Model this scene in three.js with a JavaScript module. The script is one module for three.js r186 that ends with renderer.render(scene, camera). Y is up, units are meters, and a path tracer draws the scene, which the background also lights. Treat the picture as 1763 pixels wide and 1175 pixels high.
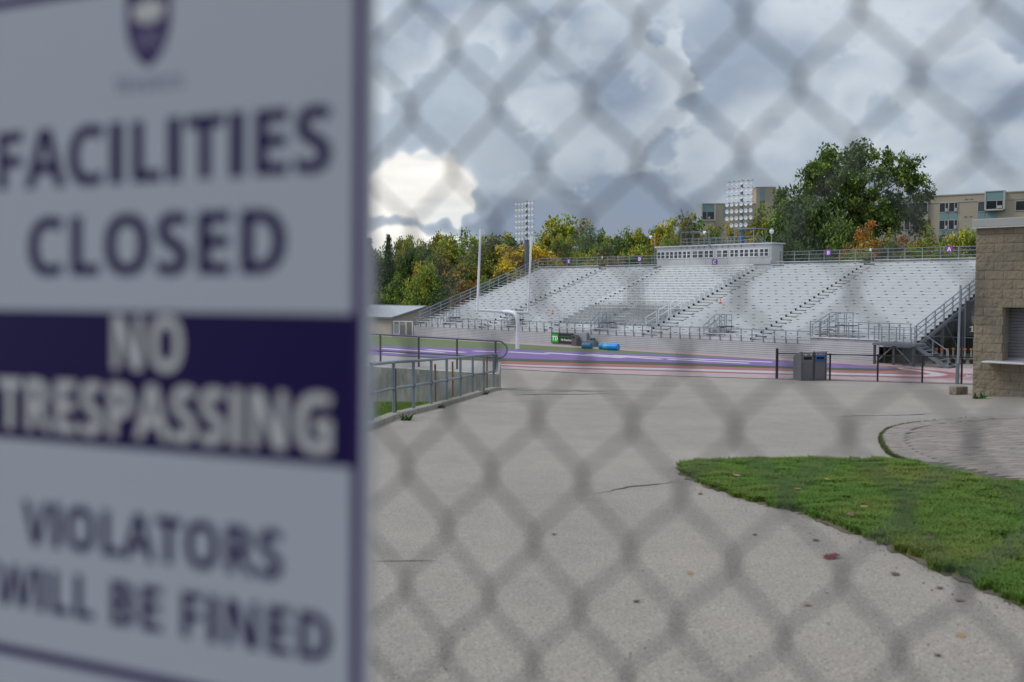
import * as THREE from 'three';
import { mergeGeometries, toCreasedNormals } from 'three/addons/utils/BufferGeometryUtils.js';
import { RoundedBoxGeometry } from 'three/addons/geometries/RoundedBoxGeometry.js';

// ---------------------------------------------------------------- camera, sky, sun, exposure
const EYE = 1.5, FY = -3.15;                       // eye height above the ground at the gate; level of the sports field
const scene = new THREE.Scene();
const camera = new THREE.PerspectiveCamera(2 * Math.atan(587.5 / 1714) * 180 / Math.PI, 1024 / 682, 0.05, 3000);
camera.position.set(0, EYE, 0);
camera.rotation.x = -Math.atan((587.5 - 495) / 1714);
camera.focus = 75; camera.userData.fStop = 2.7;
const renderer = new THREE.WebGLRenderer({ antialias: true });
renderer.toneMapping = THREE.LinearToneMapping;
renderer.toneMappingExposure = 1.0;
renderer.shadowMap.enabled = true;

const SUN_AZ = -0.9, SUN_EL = 0.75;                // behind the cloud, to the left
const sunDir = new THREE.Vector3(Math.sin(SUN_AZ) * Math.cos(SUN_EL), Math.sin(SUN_EL), -Math.cos(SUN_AZ) * Math.cos(SUN_EL));
const sun = new THREE.DirectionalLight(new THREE.Color(1, 0.96, 0.9), 1.25);
sun.position.copy(sunDir).multiplyScalar(120); sun.target.position.set(5, 0, -50);
sun.castShadow = true; sun.shadow.radius = 34;
Object.assign(sun.shadow.camera, { left: -80, right: 80, top: 80, bottom: -80, near: 1, far: 400 });
sun.shadow.mapSize.set(4096, 4096);
scene.add(sun, sun.target);

// ---------------------------------------------------------------- noise and random numbers
function rng(seed) { let a = seed >>> 0; return () => { a = (a + 0x6D2B79F5) | 0; let t = Math.imul(a ^ (a >>> 15), 1 | a); t = (t + Math.imul(t ^ (t >>> 7), 61 | t)) ^ t; return ((t ^ (t >>> 14)) >>> 0) / 4294967296; }; }
const PERM = new Uint8Array(512); { const r = rng(11), p = [...Array(256).keys()]; for (let i = 255; i > 0; i--) { const j = Math.floor(r() * (i + 1)); [p[i], p[j]] = [p[j], p[i]]; } for (let i = 0; i < 512; i++) PERM[i] = p[i & 255]; }
const GR = new Float32Array(256 * 3); { const r = rng(5); for (let i = 0; i < 256; i++) { const z = r() * 2 - 1, a = r() * 6.2832, s = Math.sqrt(1 - z * z); GR[i * 3] = s * Math.cos(a); GR[i * 3 + 1] = s * Math.sin(a); GR[i * 3 + 2] = z; } }
function noise(x, y, z) {
  const X = Math.floor(x), Y = Math.floor(y), Z = Math.floor(z); x -= X; y -= Y; z -= Z;
  const u = x * x * (3 - 2 * x), v = y * y * (3 - 2 * y), w = z * z * (3 - 2 * z), x1 = x - 1, y1 = y - 1, z1 = z - 1;
  const a = PERM[X & 255], b = PERM[(X + 1) & 255], aa = PERM[(a + Y) & 255], ab = PERM[(a + Y + 1) & 255], ba = PERM[(b + Y) & 255], bb = PERM[(b + Y + 1) & 255];
  let k = PERM[(aa + Z) & 255] * 3; const p0 = GR[k] * x + GR[k + 1] * y + GR[k + 2] * z; k = PERM[(ba + Z) & 255] * 3; const p1 = GR[k] * x1 + GR[k + 1] * y + GR[k + 2] * z;
  k = PERM[(ab + Z) & 255] * 3; const p2 = GR[k] * x + GR[k + 1] * y1 + GR[k + 2] * z; k = PERM[(bb + Z) & 255] * 3; const p3 = GR[k] * x1 + GR[k + 1] * y1 + GR[k + 2] * z;
  k = PERM[(aa + Z + 1) & 255] * 3; const q0 = GR[k] * x + GR[k + 1] * y + GR[k + 2] * z1; k = PERM[(ba + Z + 1) & 255] * 3; const q1 = GR[k] * x1 + GR[k + 1] * y + GR[k + 2] * z1;
  k = PERM[(ab + Z + 1) & 255] * 3; const q2 = GR[k] * x + GR[k + 1] * y1 + GR[k + 2] * z1; k = PERM[(bb + Z + 1) & 255] * 3; const q3 = GR[k] * x1 + GR[k + 1] * y1 + GR[k + 2] * z1;
  const l0 = p0 + u * (p1 - p0), l1 = p2 + u * (p3 - p2), m0 = q0 + u * (q1 - q0), m1 = q2 + u * (q3 - q2), e = l0 + v * (l1 - l0), f = m0 + v * (m1 - m0);
  return 1.6 * (e + w * (f - e));
}
function fbm(x, y, z, o, gain = 0.5) { let s = 0, a = 1, n = 0; for (let i = 0; i < o; i++) { s += a * noise(x, y, z); n += a; a *= gain; x = x * 2.03 + 17.1; y = y * 2.03 - 9.4; z = z * 2.03 + 3.7; } return s / n; }
const sst = (a, b, x) => { const t = Math.min(1, Math.max(0, (x - a) / (b - a))); return t * t * (3 - 2 * t); };
const lerp = (a, b, t) => a + (b - a) * t;

// ---------------------------------------------------------------- the sky: broken autumn overcast
{
  const W = 4096, H = 2048, data = new Float32Array(W * H * 4), out = [0, 0, 0];
  // layers of cumulus, far to near: offset, threshold, edge softness, scale; brightness seen through thin and through thick cloud
  const OF = [3.1, 11.7, 23.3, 37.9], TH = [-0.42, -0.12, 0.02, 0.16], SO = [0.30, 0.16, 0.10, 0.14], FR = [0.8, 1.0, 1.25, 0.9];
  const THIN = [0.64, 0.69, 0.745, 0.60, 0.65, 0.71, 0.54, 0.59, 0.65, 0.42, 0.47, 0.54], THICK = [0.40, 0.46, 0.54, 0.28, 0.335, 0.42, 0.235, 0.285, 0.37, 0.18, 0.225, 0.31];
  function cloud(x, y, z) {
    const az = Math.atan2(x, -z), wob = 0.55 * noise(x * 34 + 3, y * 34, z * 34) + 0.4 * noise(x * 75, y * 75, z * 75 + 9), ra = 0.8 * noise(x * 13, y * 13 + 4, z * 13);
    // a ragged opening low ahead to the left, and the rain cloud beside it
    const ga = (az + 0.084) / 0.05 + 0.9 * wob + 0.6 * ra, ge = (y - 0.092) / 0.034 + 0.6 * ra - 0.5 * wob, ga2 = (az + 0.10) / 0.08 + wob * 0.4, ge2 = (y - 0.047) / 0.017 + 0.7 * wob;
    const gap = Math.max(1.15 * Math.exp(-Math.pow(ga * ga + ge * ge, 1.3)), 0.8 * Math.exp(-(ga2 * ga2 + ge2 * ge2)));
    const rain = Math.exp(-Math.pow((az - 0.09) / 0.16, 2) - Math.pow((y - 0.055) / 0.06, 2));
    const streak = fbm(x * 9, y * 46, z * 9, 3), hk = (0.92 + 0.22 * streak) * (1 + 0.22 * fbm(x * 17, y * 24, z * 17 + 2, 4)), bl = sst(0.05, 0.4, -streak) * 0.35;
    let r = lerp(1.10 * hk, 0.62, bl), g = lerp(1.055 * hk, 0.72, bl), b = lerp(1.00 * hk, 0.80, bl);
    for (let k = 0; k < 4; k++) {
      const fr = FR[k], of = OF[k], qx = x * 4.2 * fr + of, qy = y * 6.6 * fr + of * 0.3, qz = z * 4.2 * fr - of;
      const f = fbm(qx, qy, qz, 4) * 1.25, bil = 0.5 - Math.abs(noise(qx * 3.1, qy * 3.1, qz * 3.1)) * 1.1 + 0.5 * (0.4 - Math.abs(noise(qx * 7.3, qy * 7.3, qz * 7.3))) + 0.3 * (0.4 - Math.abs(noise(qx * 16, qy * 16, qz * 16))) + 0.2 * (0.4 - Math.abs(noise(qx * 35, qy * 35, qz * 35)));
      const v = f + 0.22 * bil - TH[k] - gap * (1.15 - 0.12 * k) + (k > 1 ? 0.24 : 0.1) * rain;
      if (v <= 0) continue;
      const m = sst(0, SO[k], v), dp = sst(0.0, 0.6, v), tx = (1 + 0.2 * bil + 0.22 * f) * (1 - 0.47 * rain), q = k * 3;
      r = lerp(r, lerp(THIN[q], THICK[q], dp) * tx * (1 - 0.07 * rain), m); g = lerp(g, lerp(THIN[q + 1], THICK[q + 1], dp) * tx, m); b = lerp(b, lerp(THIN[q + 2], THICK[q + 2], dp) * (tx + 0.09 * rain), m);
    }
    const up = 0.94 + 0.6 * sst(0.03, 0.8, y);                         // an overcast sky is brighter overhead
    out[0] = r * up; out[1] = g * up; out[2] = b * up;
  }
  // full detail ahead, a coarser grid of the same clouds elsewhere
  for (let j = 0; j < H; j++) for (let i = 0; i < W; i++) { const o = (j * W + i) * 4; data[o] = 0.30; data[o + 1] = 0.31; data[o + 2] = 0.33; data[o + 3] = 1; }
  const put = (i, j, n) => { const el = ((j + n / 2) / H - 0.5) * Math.PI, ph = ((i + n / 2) / W - 0.5) * 2 * Math.PI, ce = Math.cos(el); cloud(ce * Math.cos(ph), Math.sin(el), ce * Math.sin(ph)); for (let b = 0; b < n; b++) for (let a = 0; a < n; a++) { const o = ((j + b) * W + i + a) * 4; data[o] = out[0] * 0.98; data[o + 1] = out[1] * 1.0; data[o + 2] = out[2] * 1.005; } };
  const i0 = 512, i1 = 1536, j1 = 1024 + 384;
  for (let j = 1024; j < H; j += 4) for (let i = 0; i < W; i += 4) if (j >= j1 || i < i0 || i >= i1) put(i, j, 4);
  for (let j = 1024; j < j1; j++) for (let i = i0; i < i1; i++) put(i, j, 1);
  const t = new THREE.DataTexture(data, W, H, THREE.RGBAFormat, THREE.FloatType);
  t.mapping = THREE.EquirectangularReflectionMapping; t.magFilter = THREE.LinearFilter; t.minFilter = THREE.LinearFilter; t.needsUpdate = true;
  scene.background = t; scene.environment = t;
}

// ---------------------------------------------------------------- helpers
const V = (x, y, z) => new THREE.Vector3(x, y, z);
const used = {};
function numbered(n) { const k = used[n] = (used[n] ?? -1) + 1; return k ? `${n}_${String(k).padStart(3, '0')}` : n; }
function tag(o, label, category, group, kind) { if (label) o.userData.label = label; if (category) o.userData.category = category; if (group) o.userData.group = group; if (kind) o.userData.kind = kind; return o; }
function thing(name, label, category, [x, y, z] = [0, 0, 0], turn = 0, group) { const o = new THREE.Group(); o.name = numbered(name); o.position.set(x, y, z); o.rotation.y = turn; scene.add(o); return tag(o, label, category, group); }
function merge(gs) { if (!Array.isArray(gs)) return gs; if (gs.length === 1) return gs[0]; const idx = gs.some((g) => !g.index); return mergeGeometries(idx ? gs.map((g) => g.index ? g.toNonIndexed() : g) : gs); }
function part(name, gs, mat, parent, kind) { const m = new THREE.Mesh(merge(gs), mat); m.name = name; m.castShadow = m.receiveShadow = true; if (kind) m.userData.kind = kind; (parent || scene).add(m); return m; }
function solo(name, gs, mat, label, category, group, kind) { const m = part(numbered(name), gs, mat, scene); return tag(m, label, category, group, kind); }
function structure(name, gs, mat) { const m = part(numbered(name), gs, mat, scene); m.userData.kind = 'structure'; return m; }
const box = (w, h, d, x = 0, y = 0, z = 0) => new THREE.BoxGeometry(w, h, d).translate(x, y, z);
const rbox = (w, h, d, r, x = 0, y = 0, z = 0) => new RoundedBoxGeometry(w, h, d, 2, r).translate(x, y, z);
function bar(a, b, r, n = 8, r2 = r) { const d = b.clone().sub(a), L = d.length(), g = new THREE.CylinderGeometry(r2, r, L, n, 1); g.applyQuaternion(new THREE.Quaternion().setFromUnitVectors(V(0, 1, 0), d.normalize())); const c = a.clone().add(b).multiplyScalar(0.5); return g.translate(c.x, c.y, c.z); }
function beam(a, b, w, h) { const d = b.clone().sub(a), L = d.length(), g = new THREE.BoxGeometry(w, h, L), m = new THREE.Matrix4().lookAt(b, a, V(0, 1, 0)); g.applyMatrix4(m); const c = a.clone().add(b).multiplyScalar(0.5); return g.translate(c.x, c.y, c.z); }
function tube(pts, r, seg, n = 8, curve = 'catmullrom') { return new THREE.TubeGeometry(new THREE.CatmullRomCurve3(pts, false, curve, 0.5), seg, r, n); }
function boxUV(g, s = 1) { g = g.index ? g.toNonIndexed() : g; const p = g.attributes.position, n = g.attributes.normal, uv = new Float32Array(p.count * 2); for (let i = 0; i < p.count; i++) { const ax = Math.abs(n.getX(i)), ay = Math.abs(n.getY(i)), az = Math.abs(n.getZ(i)); const a = ay > ax && ay > az ? [p.getX(i), p.getZ(i)] : ax > az ? [p.getZ(i), p.getY(i)] : [p.getX(i), p.getY(i)]; uv[i * 2] = a[0] * s; uv[i * 2 + 1] = a[1] * s; } g.setAttribute('uv', new THREE.BufferAttribute(uv, 2)); return g; }
const lin = (c) => c <= 0.0031308 ? c * 12.92 : 1.055 * Math.pow(c, 1 / 2.4) - 0.055;
function tex(n, fn, srgb = true) {
  const d = new Uint8Array(n * n * 4);
  for (let j = 0; j < n; j++) for (let i = 0; i < n; i++) { const c = fn(i / n, j / n, i, j), o = (j * n + i) * 4; for (let k = 0; k < 3; k++) d[o + k] = 255 * Math.min(1, Math.max(0, srgb ? lin(c[k]) : c[k])); d[o + 3] = 255; }
  const t = new THREE.DataTexture(d, n, n); t.wrapS = t.wrapT = THREE.RepeatWrapping; t.magFilter = THREE.LinearFilter; t.minFilter = THREE.LinearMipmapLinearFilter; t.generateMipmaps = true; if (srgb) t.colorSpace = THREE.SRGBColorSpace; t.needsUpdate = true; return t;
}
const tnoise = (u, v, f, o, s = 0) => {                               // tiles: blended copies of the same noise
  const a = fbm(u * f, v * f, s, o), b = fbm((u - 1) * f, v * f, s, o), c = fbm(u * f, (v - 1) * f, s, o), d = fbm((u - 1) * f, (v - 1) * f, s, o);
  return lerp(lerp(a, b, u), lerp(c, d, u), v);
};
const std = (rgb, rough = 0.7, metal = 0, extra = {}) => new THREE.MeshStandardMaterial({ color: new THREE.Color().setRGB(...rgb), roughness: rough, metalness: metal, ...extra });
function canvasTex(w, h, draw) { const c = document.createElement('canvas'); c.width = w; c.height = h; draw(c.getContext('2d'), w, h); const t = new THREE.CanvasTexture(c); t.colorSpace = THREE.SRGBColorSpace; t.magFilter = THREE.LinearFilter; return t; }

// ---------------------------------------------------------------- stadium axes: s along the stand, t away from the field, h above the field
const A = 46.5 * Math.PI / 180, SX = 22.48, SD = 60.77, CA = Math.cos(A), SA = Math.sin(A);
const W = (s, t, h = 0) => V(SX + s * CA + t * SA, FY + h, -(SD - s * SA + t * CA));
const toST = (x, d) => { const a = x - SX, b = d - SD; return [a * CA - b * SA, a * SA + b * CA]; };
const at = (s, t, h = 0) => W(s, t, h).toArray();
const L = (s, h, t) => V(s, h, -t);                                   // a local point of a thing turned by -A

// ---------------------------------------------------------------- the ground
const curbLine = [[-2.95, 15], [-2.9, 18.5], [-2.66, 22.27], [-2.36, 23.9], [-2.07, 25.4], [-1.79, 27.1], [-1.5, 28.9], [-1.23, 30.8], [-0.92, 32.6], [-0.64, 34.5], [-0.5, 35.3]];
function curbX(d) { const c = curbLine; if (d <= c[0][1]) return c[0][0]; for (let i = 1; i < c.length; i++) if (d <= c[i][1]) return lerp(c[i - 1][0], c[i][0], (d - c[i - 1][1]) / (c[i][1] - c[i - 1][1])); return c[c.length - 1][0]; }
function baseY(d) { if (d < -10) return 0.76; if (d < 34) return -0.0725 * d + 0.00036 * d * d; if (d >= 46.5) return FY; return lerp(-2.0488, FY, (d - 34) / 12.5); }
function GY(x, d) {
  let y = baseY(d) + 0.03 * Math.min(20, Math.max(0, x)) * (1 - sst(26, 38, d));
  if (d > 15 && d < 36.5) { const k = curbX(d) - 0.12 - x; if (k > 0) y -= 0.42 * sst(0, 2.2, k) * sst(17, 26, d) + 0.05; }
  return y;
}
function hillY(s, t) { const t0 = lerp(9, 16.2, sst(-6, 0, s)) - 3 * sst(-46, -20, s) * (1 - sst(-6, 0, s)); let h = 0; if (t > t0) h = Math.min(3.0, (t - t0) * lerp(0.5, 4, sst(-6, 0, s))); if (t > 18) h = Math.max(h, 3.0 * sst(9, 18, t) + 0.05 * (t - 18)); return h; }

function speckle(scale, seed) {
  const r = rng(seed), n = 1024, big = new Float32Array(n * n);
  for (let k = 0; k < 52000; k++) { const cx = r() * n, cy = r() * n, rad = 1.2 + r() * r() * 5, val = (r() - 0.5) * (0.5 + r()); for (let y = -5; y <= 5; y++) for (let x = -5; x <= 5; x++) if (x * x + y * y < rad * rad) big[(((cy + y) | 0) + n) % n * n + (((cx + x) | 0) + n) % n] = val; }
  return (i, j) => big[j * n + i] * scale;
}
const sp = speckle(1, 3), rs = rng(9);
const asphaltMap = tex(1024, (u, v, i, j) => { const k = 0.29 * (1 + 0.85 * sp(i, j) + 0.10 * tnoise(u, v, 6, 4) + 0.2 * (rs() - 0.5)); return [k * 1.13, k * 0.985, k * 0.845]; });
const asphaltBump = tex(1024, (u, v, i, j) => { const k = 0.5 + 0.5 * sp(i, j) + 0.12 * tnoise(u, v, 40, 2); return [k, k, k]; }, false);
const matAsphalt = new THREE.MeshStandardMaterial({ map: asphaltMap, bumpMap: asphaltBump, bumpScale: 0.006, roughness: 0.8, vertexColors: true });
function sheetFromGrid(xs, ds, fy, uvs, col) {
  const P = [], UV = [], C = [], I = [], nx = xs.length;
  for (const d of ds) for (const x of xs) { P.push(x, fy(x, d), -d); UV.push(x * uvs, d * uvs); const c = col ? col(x, d) : [1, 1, 1]; C.push(...c); }
  for (let j = 0; j < ds.length - 1; j++) for (let i = 0; i < nx - 1; i++) { const a = j * nx + i; I.push(a, a + 1, a + nx, a + 1, a + nx + 1, a + nx); }
  const g = new THREE.BufferGeometry(); g.setAttribute('position', new THREE.Float32BufferAttribute(P, 3)); g.setAttribute('uv', new THREE.Float32BufferAttribute(UV, 2)); g.setAttribute('color', new THREE.Float32BufferAttribute(C, 3)); g.setIndex(I); g.computeVertexNormals(); return g;
}
const range = (a, b, st) => { const o = []; for (let x = a; x < b - 1e-6; x += st) o.push(x); return o; };
const ground = new THREE.Group(); ground.name = 'asphalt_ground'; ground.userData.kind = 'structure'; scene.add(ground);
{
  const xs = [-900, -400, -150, -60, -30, ...range(-16, 26, 0.2), ...range(26, 60, 2), 60, 120, 300, 900], ds = [-600, -200, -60, -20, -10, -4, ...range(0, 50, 0.25), ...range(50, 150, 5), 150, 220, 400, 900, 1800];
  const stain = (x, d) => { const a = fbm(x * 0.16, d * 0.16, 1, 4), b = fbm(x * 0.9 + 7, d * 0.9, 2, 4), c = fbm(x * 3 + 1, d * 3, 5, 3), seam = fbm(x * 0.05 + d * 0.01, d * 0.9, 8, 3); const worn = fbm(x * 0.35 + 0.2 * d, d * 0.07, 12, 4), k = 1 + 0.17 * a + 0.12 * b + 0.09 * c + 0.07 * seam + 0.14 * worn; return [k * (1.0 + 0.02 * b), k, k * (1 - 0.03 * a)]; };
  part('asphalt_surface', sheetFromGrid(xs, ds, GY, 1 / 1.35, stain), matAsphalt, ground, 'structure');
}
// ribbon along a polyline in x, d with given widths, laid a little above the ground
function ribbon(pts, w, lift, jag = 0, seed = 1) {
  const r = rng(seed), P = [], I = [], fine = [];
  for (let i = 0; i < pts.length - 1; i++) { const n = Math.max(2, Math.ceil(Math.hypot(pts[i + 1][0] - pts[i][0], pts[i + 1][1] - pts[i][1]) / 0.12)); for (let k = 0; k < n; k++) fine.push([lerp(pts[i][0], pts[i + 1][0], k / n), lerp(pts[i][1], pts[i + 1][1], k / n)]); }
  fine.push(pts[pts.length - 1]);
  fine.forEach(([x, d], i) => { const q = fine[Math.min(i + 1, fine.length - 1)], p = fine[Math.max(0, i - 1)], dx = q[0] - p[0], dd = q[1] - p[1], l = Math.hypot(dx, dd) || 1; const taper = Math.min(1, i / 6, (fine.length - 1 - i) / 6), ww = w * taper * (0.6 + 0.8 * r()) / 2, ox = jag * (r() - 0.5), od = jag * (r() - 0.5); const ax = x + ox - dd / l * ww, ad = d + od + dx / l * ww, bx = x + ox + dd / l * ww, bd = d + od - dx / l * ww; P.push(ax, GY(ax, ad) + lift, -ad, bx, GY(bx, bd) + lift, -bd); if (i) { const a = 2 * i - 2; I.push(a, a + 1, a + 2, a + 1, a + 3, a + 2); } });
  const g = new THREE.BufferGeometry(); g.setAttribute('position', new THREE.Float32BufferAttribute(P, 3)); g.setAttribute('uv', new THREE.Float32BufferAttribute(new Float32Array(P.length / 3 * 2), 2)); g.setIndex(I); g.computeVertexNormals(); return g;
}
const matCrack = std([0.045, 0.042, 0.04], 1), matDirt = std([0.11, 0.085, 0.06], 1), matDamp = std([0.10, 0.10, 0.105], 0.6);
part('crack', ribbon([[-0.3, 35.6], [0.6, 35.2], [1.8, 35.6], [2.9, 35.0]], 0.5, 0.006, 0.05, 1), matDamp, ground, 'structure');
part('crack', ribbon([[1.2, 33.2], [2.2, 33.6], [3.2, 32.9]], 0.25, 0.006, 0.08, 2), matCrack, ground, 'structure');
part('crack', ribbon([[-0.1, 31.4], [1.0, 31.8], [2.1, 31.2], [3.2, 31.6]], 0.16, 0.006, 0.1, 3), matCrack, ground, 'structure');
part('crack', ribbon([[6.3, 19.9], [7.0, 20.0], [7.9, 19.8], [8.7, 20.1]], 0.06, 0.006, 0.06, 4), matCrack, ground, 'structure');
part('dirt_streak', ribbon([[-1.1, 7.15], [-0.85, 7.18], [-0.62, 7.2], [-0.5, 7.16]], 0.035, 0.005, 0.012, 5), matDirt, ground, 'structure');
part('dirt_streak', ribbon([[0.8, 10.4], [1.3, 10.9], [2.0, 11.25]], 0.05, 0.005, 0.05, 6), matDirt, ground, 'structure');
// dirt and leaf crumbs along the grass edge
const islandEdge = [[2.12, 12.71], [2.07, 12.11], [2.08, 11.45], [2.17, 10.55], [2.30, 9.81], [2.47, 9.33], [2.61, 8.87], [2.67, 8.25], [2.77, 7.71], [2.82, 7.02], [2.82, 6.45], [2.86, 5.96], [2.90, 5.54], [3.1, 4.6], [3.6, 3.2]];
part('soil_edge', ribbon(islandEdge.map(([x, d]) => [x + 0.06, d]), 0.15, 0.006, 0.12, 7), std([0.15, 0.12, 0.085], 1), ground, 'structure');

// ---------------------------------------------------------------- sports field: running track, turf, purple end band, painted strokes
function polyST(pts, lift) {
  const sh = pts.map(([s, t]) => new THREE.Vector2(s, t)), tri = THREE.ShapeUtils.triangulateShape(sh, []), P = [], UV = [];
  for (const [s, t] of pts) { const w = W(s, t, lift); P.push(w.x, w.y, w.z); UV.push(s / 3, t / 3); }
  const g = new THREE.BufferGeometry(); g.setAttribute('position', new THREE.Float32BufferAttribute(P, 3)); g.setAttribute('uv', new THREE.Float32BufferAttribute(UV, 2)); const area = THREE.ShapeUtils.area(sh); g.setIndex(tri.flatMap((f) => area > 0 ? f : [f[0], f[2], f[1]])); g.computeVertexNormals(); return g;
}
const smooth = (pts, n = 40) => new THREE.SplineCurve(pts.map(([a, b]) => new THREE.Vector2(a, b))).getPoints(n).map((p) => [p.x, p.y]);
const far = [[2.5, -2.9], [-6, -2.35], [-15, -2.3], [-26.2, -2.3], [-49.5, -2.2], [-75, -2.2], [-110, -2.2]];
const H1 = smooth([[-110, -66], [-60, -39], [-28.12, -21.51], [-24.39, -19.47], [-17.27, -15.69], [-14.54, -14.30], [-8.14, -10.95], [-2.68, -8.29], [0.25, -7.01], [2.36, -5.74], [3.51, -4.30]], 80);
const H2 = smooth([[-110, -66.8], [-60, -39.8], [-27.19, -22.11], [-23.28, -20.28], [-15.5, -17.33], [-12.72, -16.15], [-6.79, -12.67], [-1.64, -9.95], [1.08, -8.51], [3.74, -7.18], [5.26, -6.35], [5.59, -5.49], [4.79, -4.6], [3.49, -3.76], [1.93, -3.0], [-2.25, -2.28], [-6.36, -2.1]], 90);
const H3 = smooth([[-110, -67.3], [-60, -40.3], [-26.51, -22.55], [-22.66, -20.73], [-14.84, -17.94], [-11.93, -16.95], [-5.97, -13.73], [-0.8, -11.28], [1.75, -9.7], [4.26, -8.25], [6.18, -7.02], [6.39, -5.26], [5.41, -4.21], [3.89, -3.33], [1.59, -2.51], [-2.54, -1.95], [-6.64, -1.85]], 90);
const H4 = smooth([[-110, -67.7], [-60, -40.7], [-26.07, -22.84], [-22.26, -21.02], [-14.36, -18.39], [-11.41, -17.48], [-5.49, -14.34], [-0.44, -11.85], [2.06, -10.27], [4.58, -8.9], [6.49, -7.74], [7.34, -6.23], [7.15, -4.8], [6.33, -3.78], [4.38, -2.8], [1.33, -1.98], [-2.78, -1.5], [-6.93, -1.4]], 90);
const edge = [[-110, -68.5], [-60, -41.5], [-25.41, -23.26], [-21.28, -21.74], [-13.12, -19.53], [-7.95, -18.29], [-3.91, -16.37], [1.39, -13.6], [3.57, -12.35], [5.67, -11.2], [7.41, -10.3], [8.95, -9.5], [11.3, -8.2], [16, -5.2], [22, 1], [24, 8]];
const rt = rng(21);
const rubberMap = tex(512, (u, v) => { const k = 1 + 0.25 * (rt() - 0.5) + 0.12 * tnoise(u, v, 8, 4); return [0.9 * k, 0.9 * k, 0.9 * k]; });
const rubber = (rgb) => std(rgb, 0.9, 0, { map: rubberMap });
const matPink = rubber([0.53, 0.375, 0.375]), matRed = rubber([0.37, 0.145, 0.14]), matPale = rubber([0.52, 0.49, 0.52]), matTurf = rubber([0.15, 0.195, 0.08]), matTurfDark = rubber([0.075, 0.11, 0.04]), matPurple = rubber([0.225, 0.135, 0.35]), matWhitePaint = std([0.58, 0.56, 0.61], 0.8);
structure('running_track', polyST([...edge, [24, -0.05], [-110, -0.05]], 0.010), matPink);
const track = new THREE.Group(); track.name = 'track_lanes'; track.userData.kind = 'structure'; scene.add(track);
const strip = (a, b) => polyST([...a, ...[...b].reverse()], 0);
function layer(name, pts, lift, mat) { return part(name, polyST(pts, lift), mat, track, 'structure'); }
layer('lane_outer_red', [...H4, ...far.slice(1).map(([s, t]) => [s, t + 0.8])], 0.016, matRed);
layer('lane_pale', [...H3, ...far.slice(1).map(([s, t]) => [s, t + 0.55])], 0.022, matPale);
layer('lane_inner_red', [...H2, ...far.slice(1).map(([s, t]) => [s, t + 0.3])], 0.028, matRed);
// repaint the far straight pink where the lanes run along the stand
layer('far_straight', [[-2, -2.42], [-110, -2.25], [-110, -0.06], [2, -0.06], [2.0, -2.0]], 0.034, matPink);
layer('turf_verge', [...H1, ...far], 0.040, matTurfDark);
const purpleTop = smooth([[-70, -34], [-38.83, -14.59], [-34.71, -11.93], [-26.72, -8.3], [-22.22, -6.6], [-13.47, -4.10], [-6.13, -2.95], [-2.11, -2.85], [2.0, -3.35]], 60), purpleBot = smooth([[-62, -37], [-30.08, -20.24], [-26.05, -18.26], [-18.68, -14.38], [-15.71, -13.11], [-9.21, -9.57], [-3.3, -7.3], [-0.3, -6.02], [1.84, -4.7], [2.81, -3.67]], 60);
layer('turf', [...purpleTop, ...far.slice(1)], 0.046, matTurf);
layer('purple_end_band', [...purpleTop, ...purpleBot.reverse()], 0.052, matPurple);
for (const [a, b, c, d] of [[-32.42, -13.77, -25.5, -13.38], [-28.98, -12.16, -24.6, -12.26], [-25.37, -10.77, -23.45, -10.14], [-22.94, -9.6, -19.24, -9.24], [-20.43, -8.31, -13.34, -8.29], [-17.45, -7.36, -10.81, -7.51], [-15.43, -7.08, -11.85, -6.18], [-11.78, -6.27, -4.63, -4.54], [-10.56, -7.24, -5.09, -6.37], [-28.81, -16.24, -26.45, -15.98]]) {
  const l = Math.hypot(c - a, d - b), nx = -(d - b) / l * 0.32, ny = (c - a) / l * 0.32; layer('painted_stroke', [[a - nx, b - ny], [c - nx, d - ny], [c + nx, d + ny], [a + nx, b + ny]], 0.058, matWhitePaint);
}
const lines = (crv, off) => crv.filter((p) => p[0] > -45).map(([s, t]) => [s, t - off]);
for (const [k, off] of [[H4, 0.9], [H4, 1.7]]) { const a = lines(k.slice(0, 62), off), b = lines(k.slice(0, 62), off + 0.09); layer('lane_line', [...a, ...b.reverse()], 0.022, matWhitePaint); }
for (const t of [-0.75, -1.45]) layer('lane_line', [[-70, t], [0, t], [0, t + 0.07], [-70, t + 0.07]], 0.040, matWhitePaint);
// concrete edging of the track
structure('track_edging', polyST([...edge, ...edge.map(([s, t]) => [s + 0.08, t - 0.16]).reverse()], 0.03), std([0.42, 0.41, 0.39], 0.9));

// hillside behind the stand
{
  const ss = [-220, -150, -110, ...range(-90, 40, 3), 40, 60, 100, 200], ts = [...range(8, 30, 0.8), ...range(30, 90, 5), 90, 140, 260];
  const P = [], C = [], I = [], UV = [];
  for (const t of ts) for (const s of ss) { const w = W(s, t, hillY(s, t) - 0.05 + 0.15 * fbm(s * 0.3, t * 0.3, 0, 2)); P.push(w.x, w.y, w.z); UV.push(s / 3, t / 3); const k = 0.9 + 0.4 * fbm(s * 0.25, t * 0.25, 3, 4); C.push(k, k, k); }
  for (let j = 0; j < ts.length - 1; j++) for (let i = 0; i < ss.length - 1; i++) { const a = j * ss.length + i; I.push(a, a + 1, a + ss.length, a + 1, a + ss.length + 1, a + ss.length); }
  const g = new THREE.BufferGeometry(); g.setAttribute('position', new THREE.Float32BufferAttribute(P, 3)); g.setAttribute('uv', new THREE.Float32BufferAttribute(UV, 2)); g.setAttribute('color', new THREE.Float32BufferAttribute(C, 3)); g.setIndex(I); g.computeVertexNormals();
  structure('hill', g, std([0.045, 0.055, 0.022], 1, 0, { vertexColors: true, map: rubberMap }));
}

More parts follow.
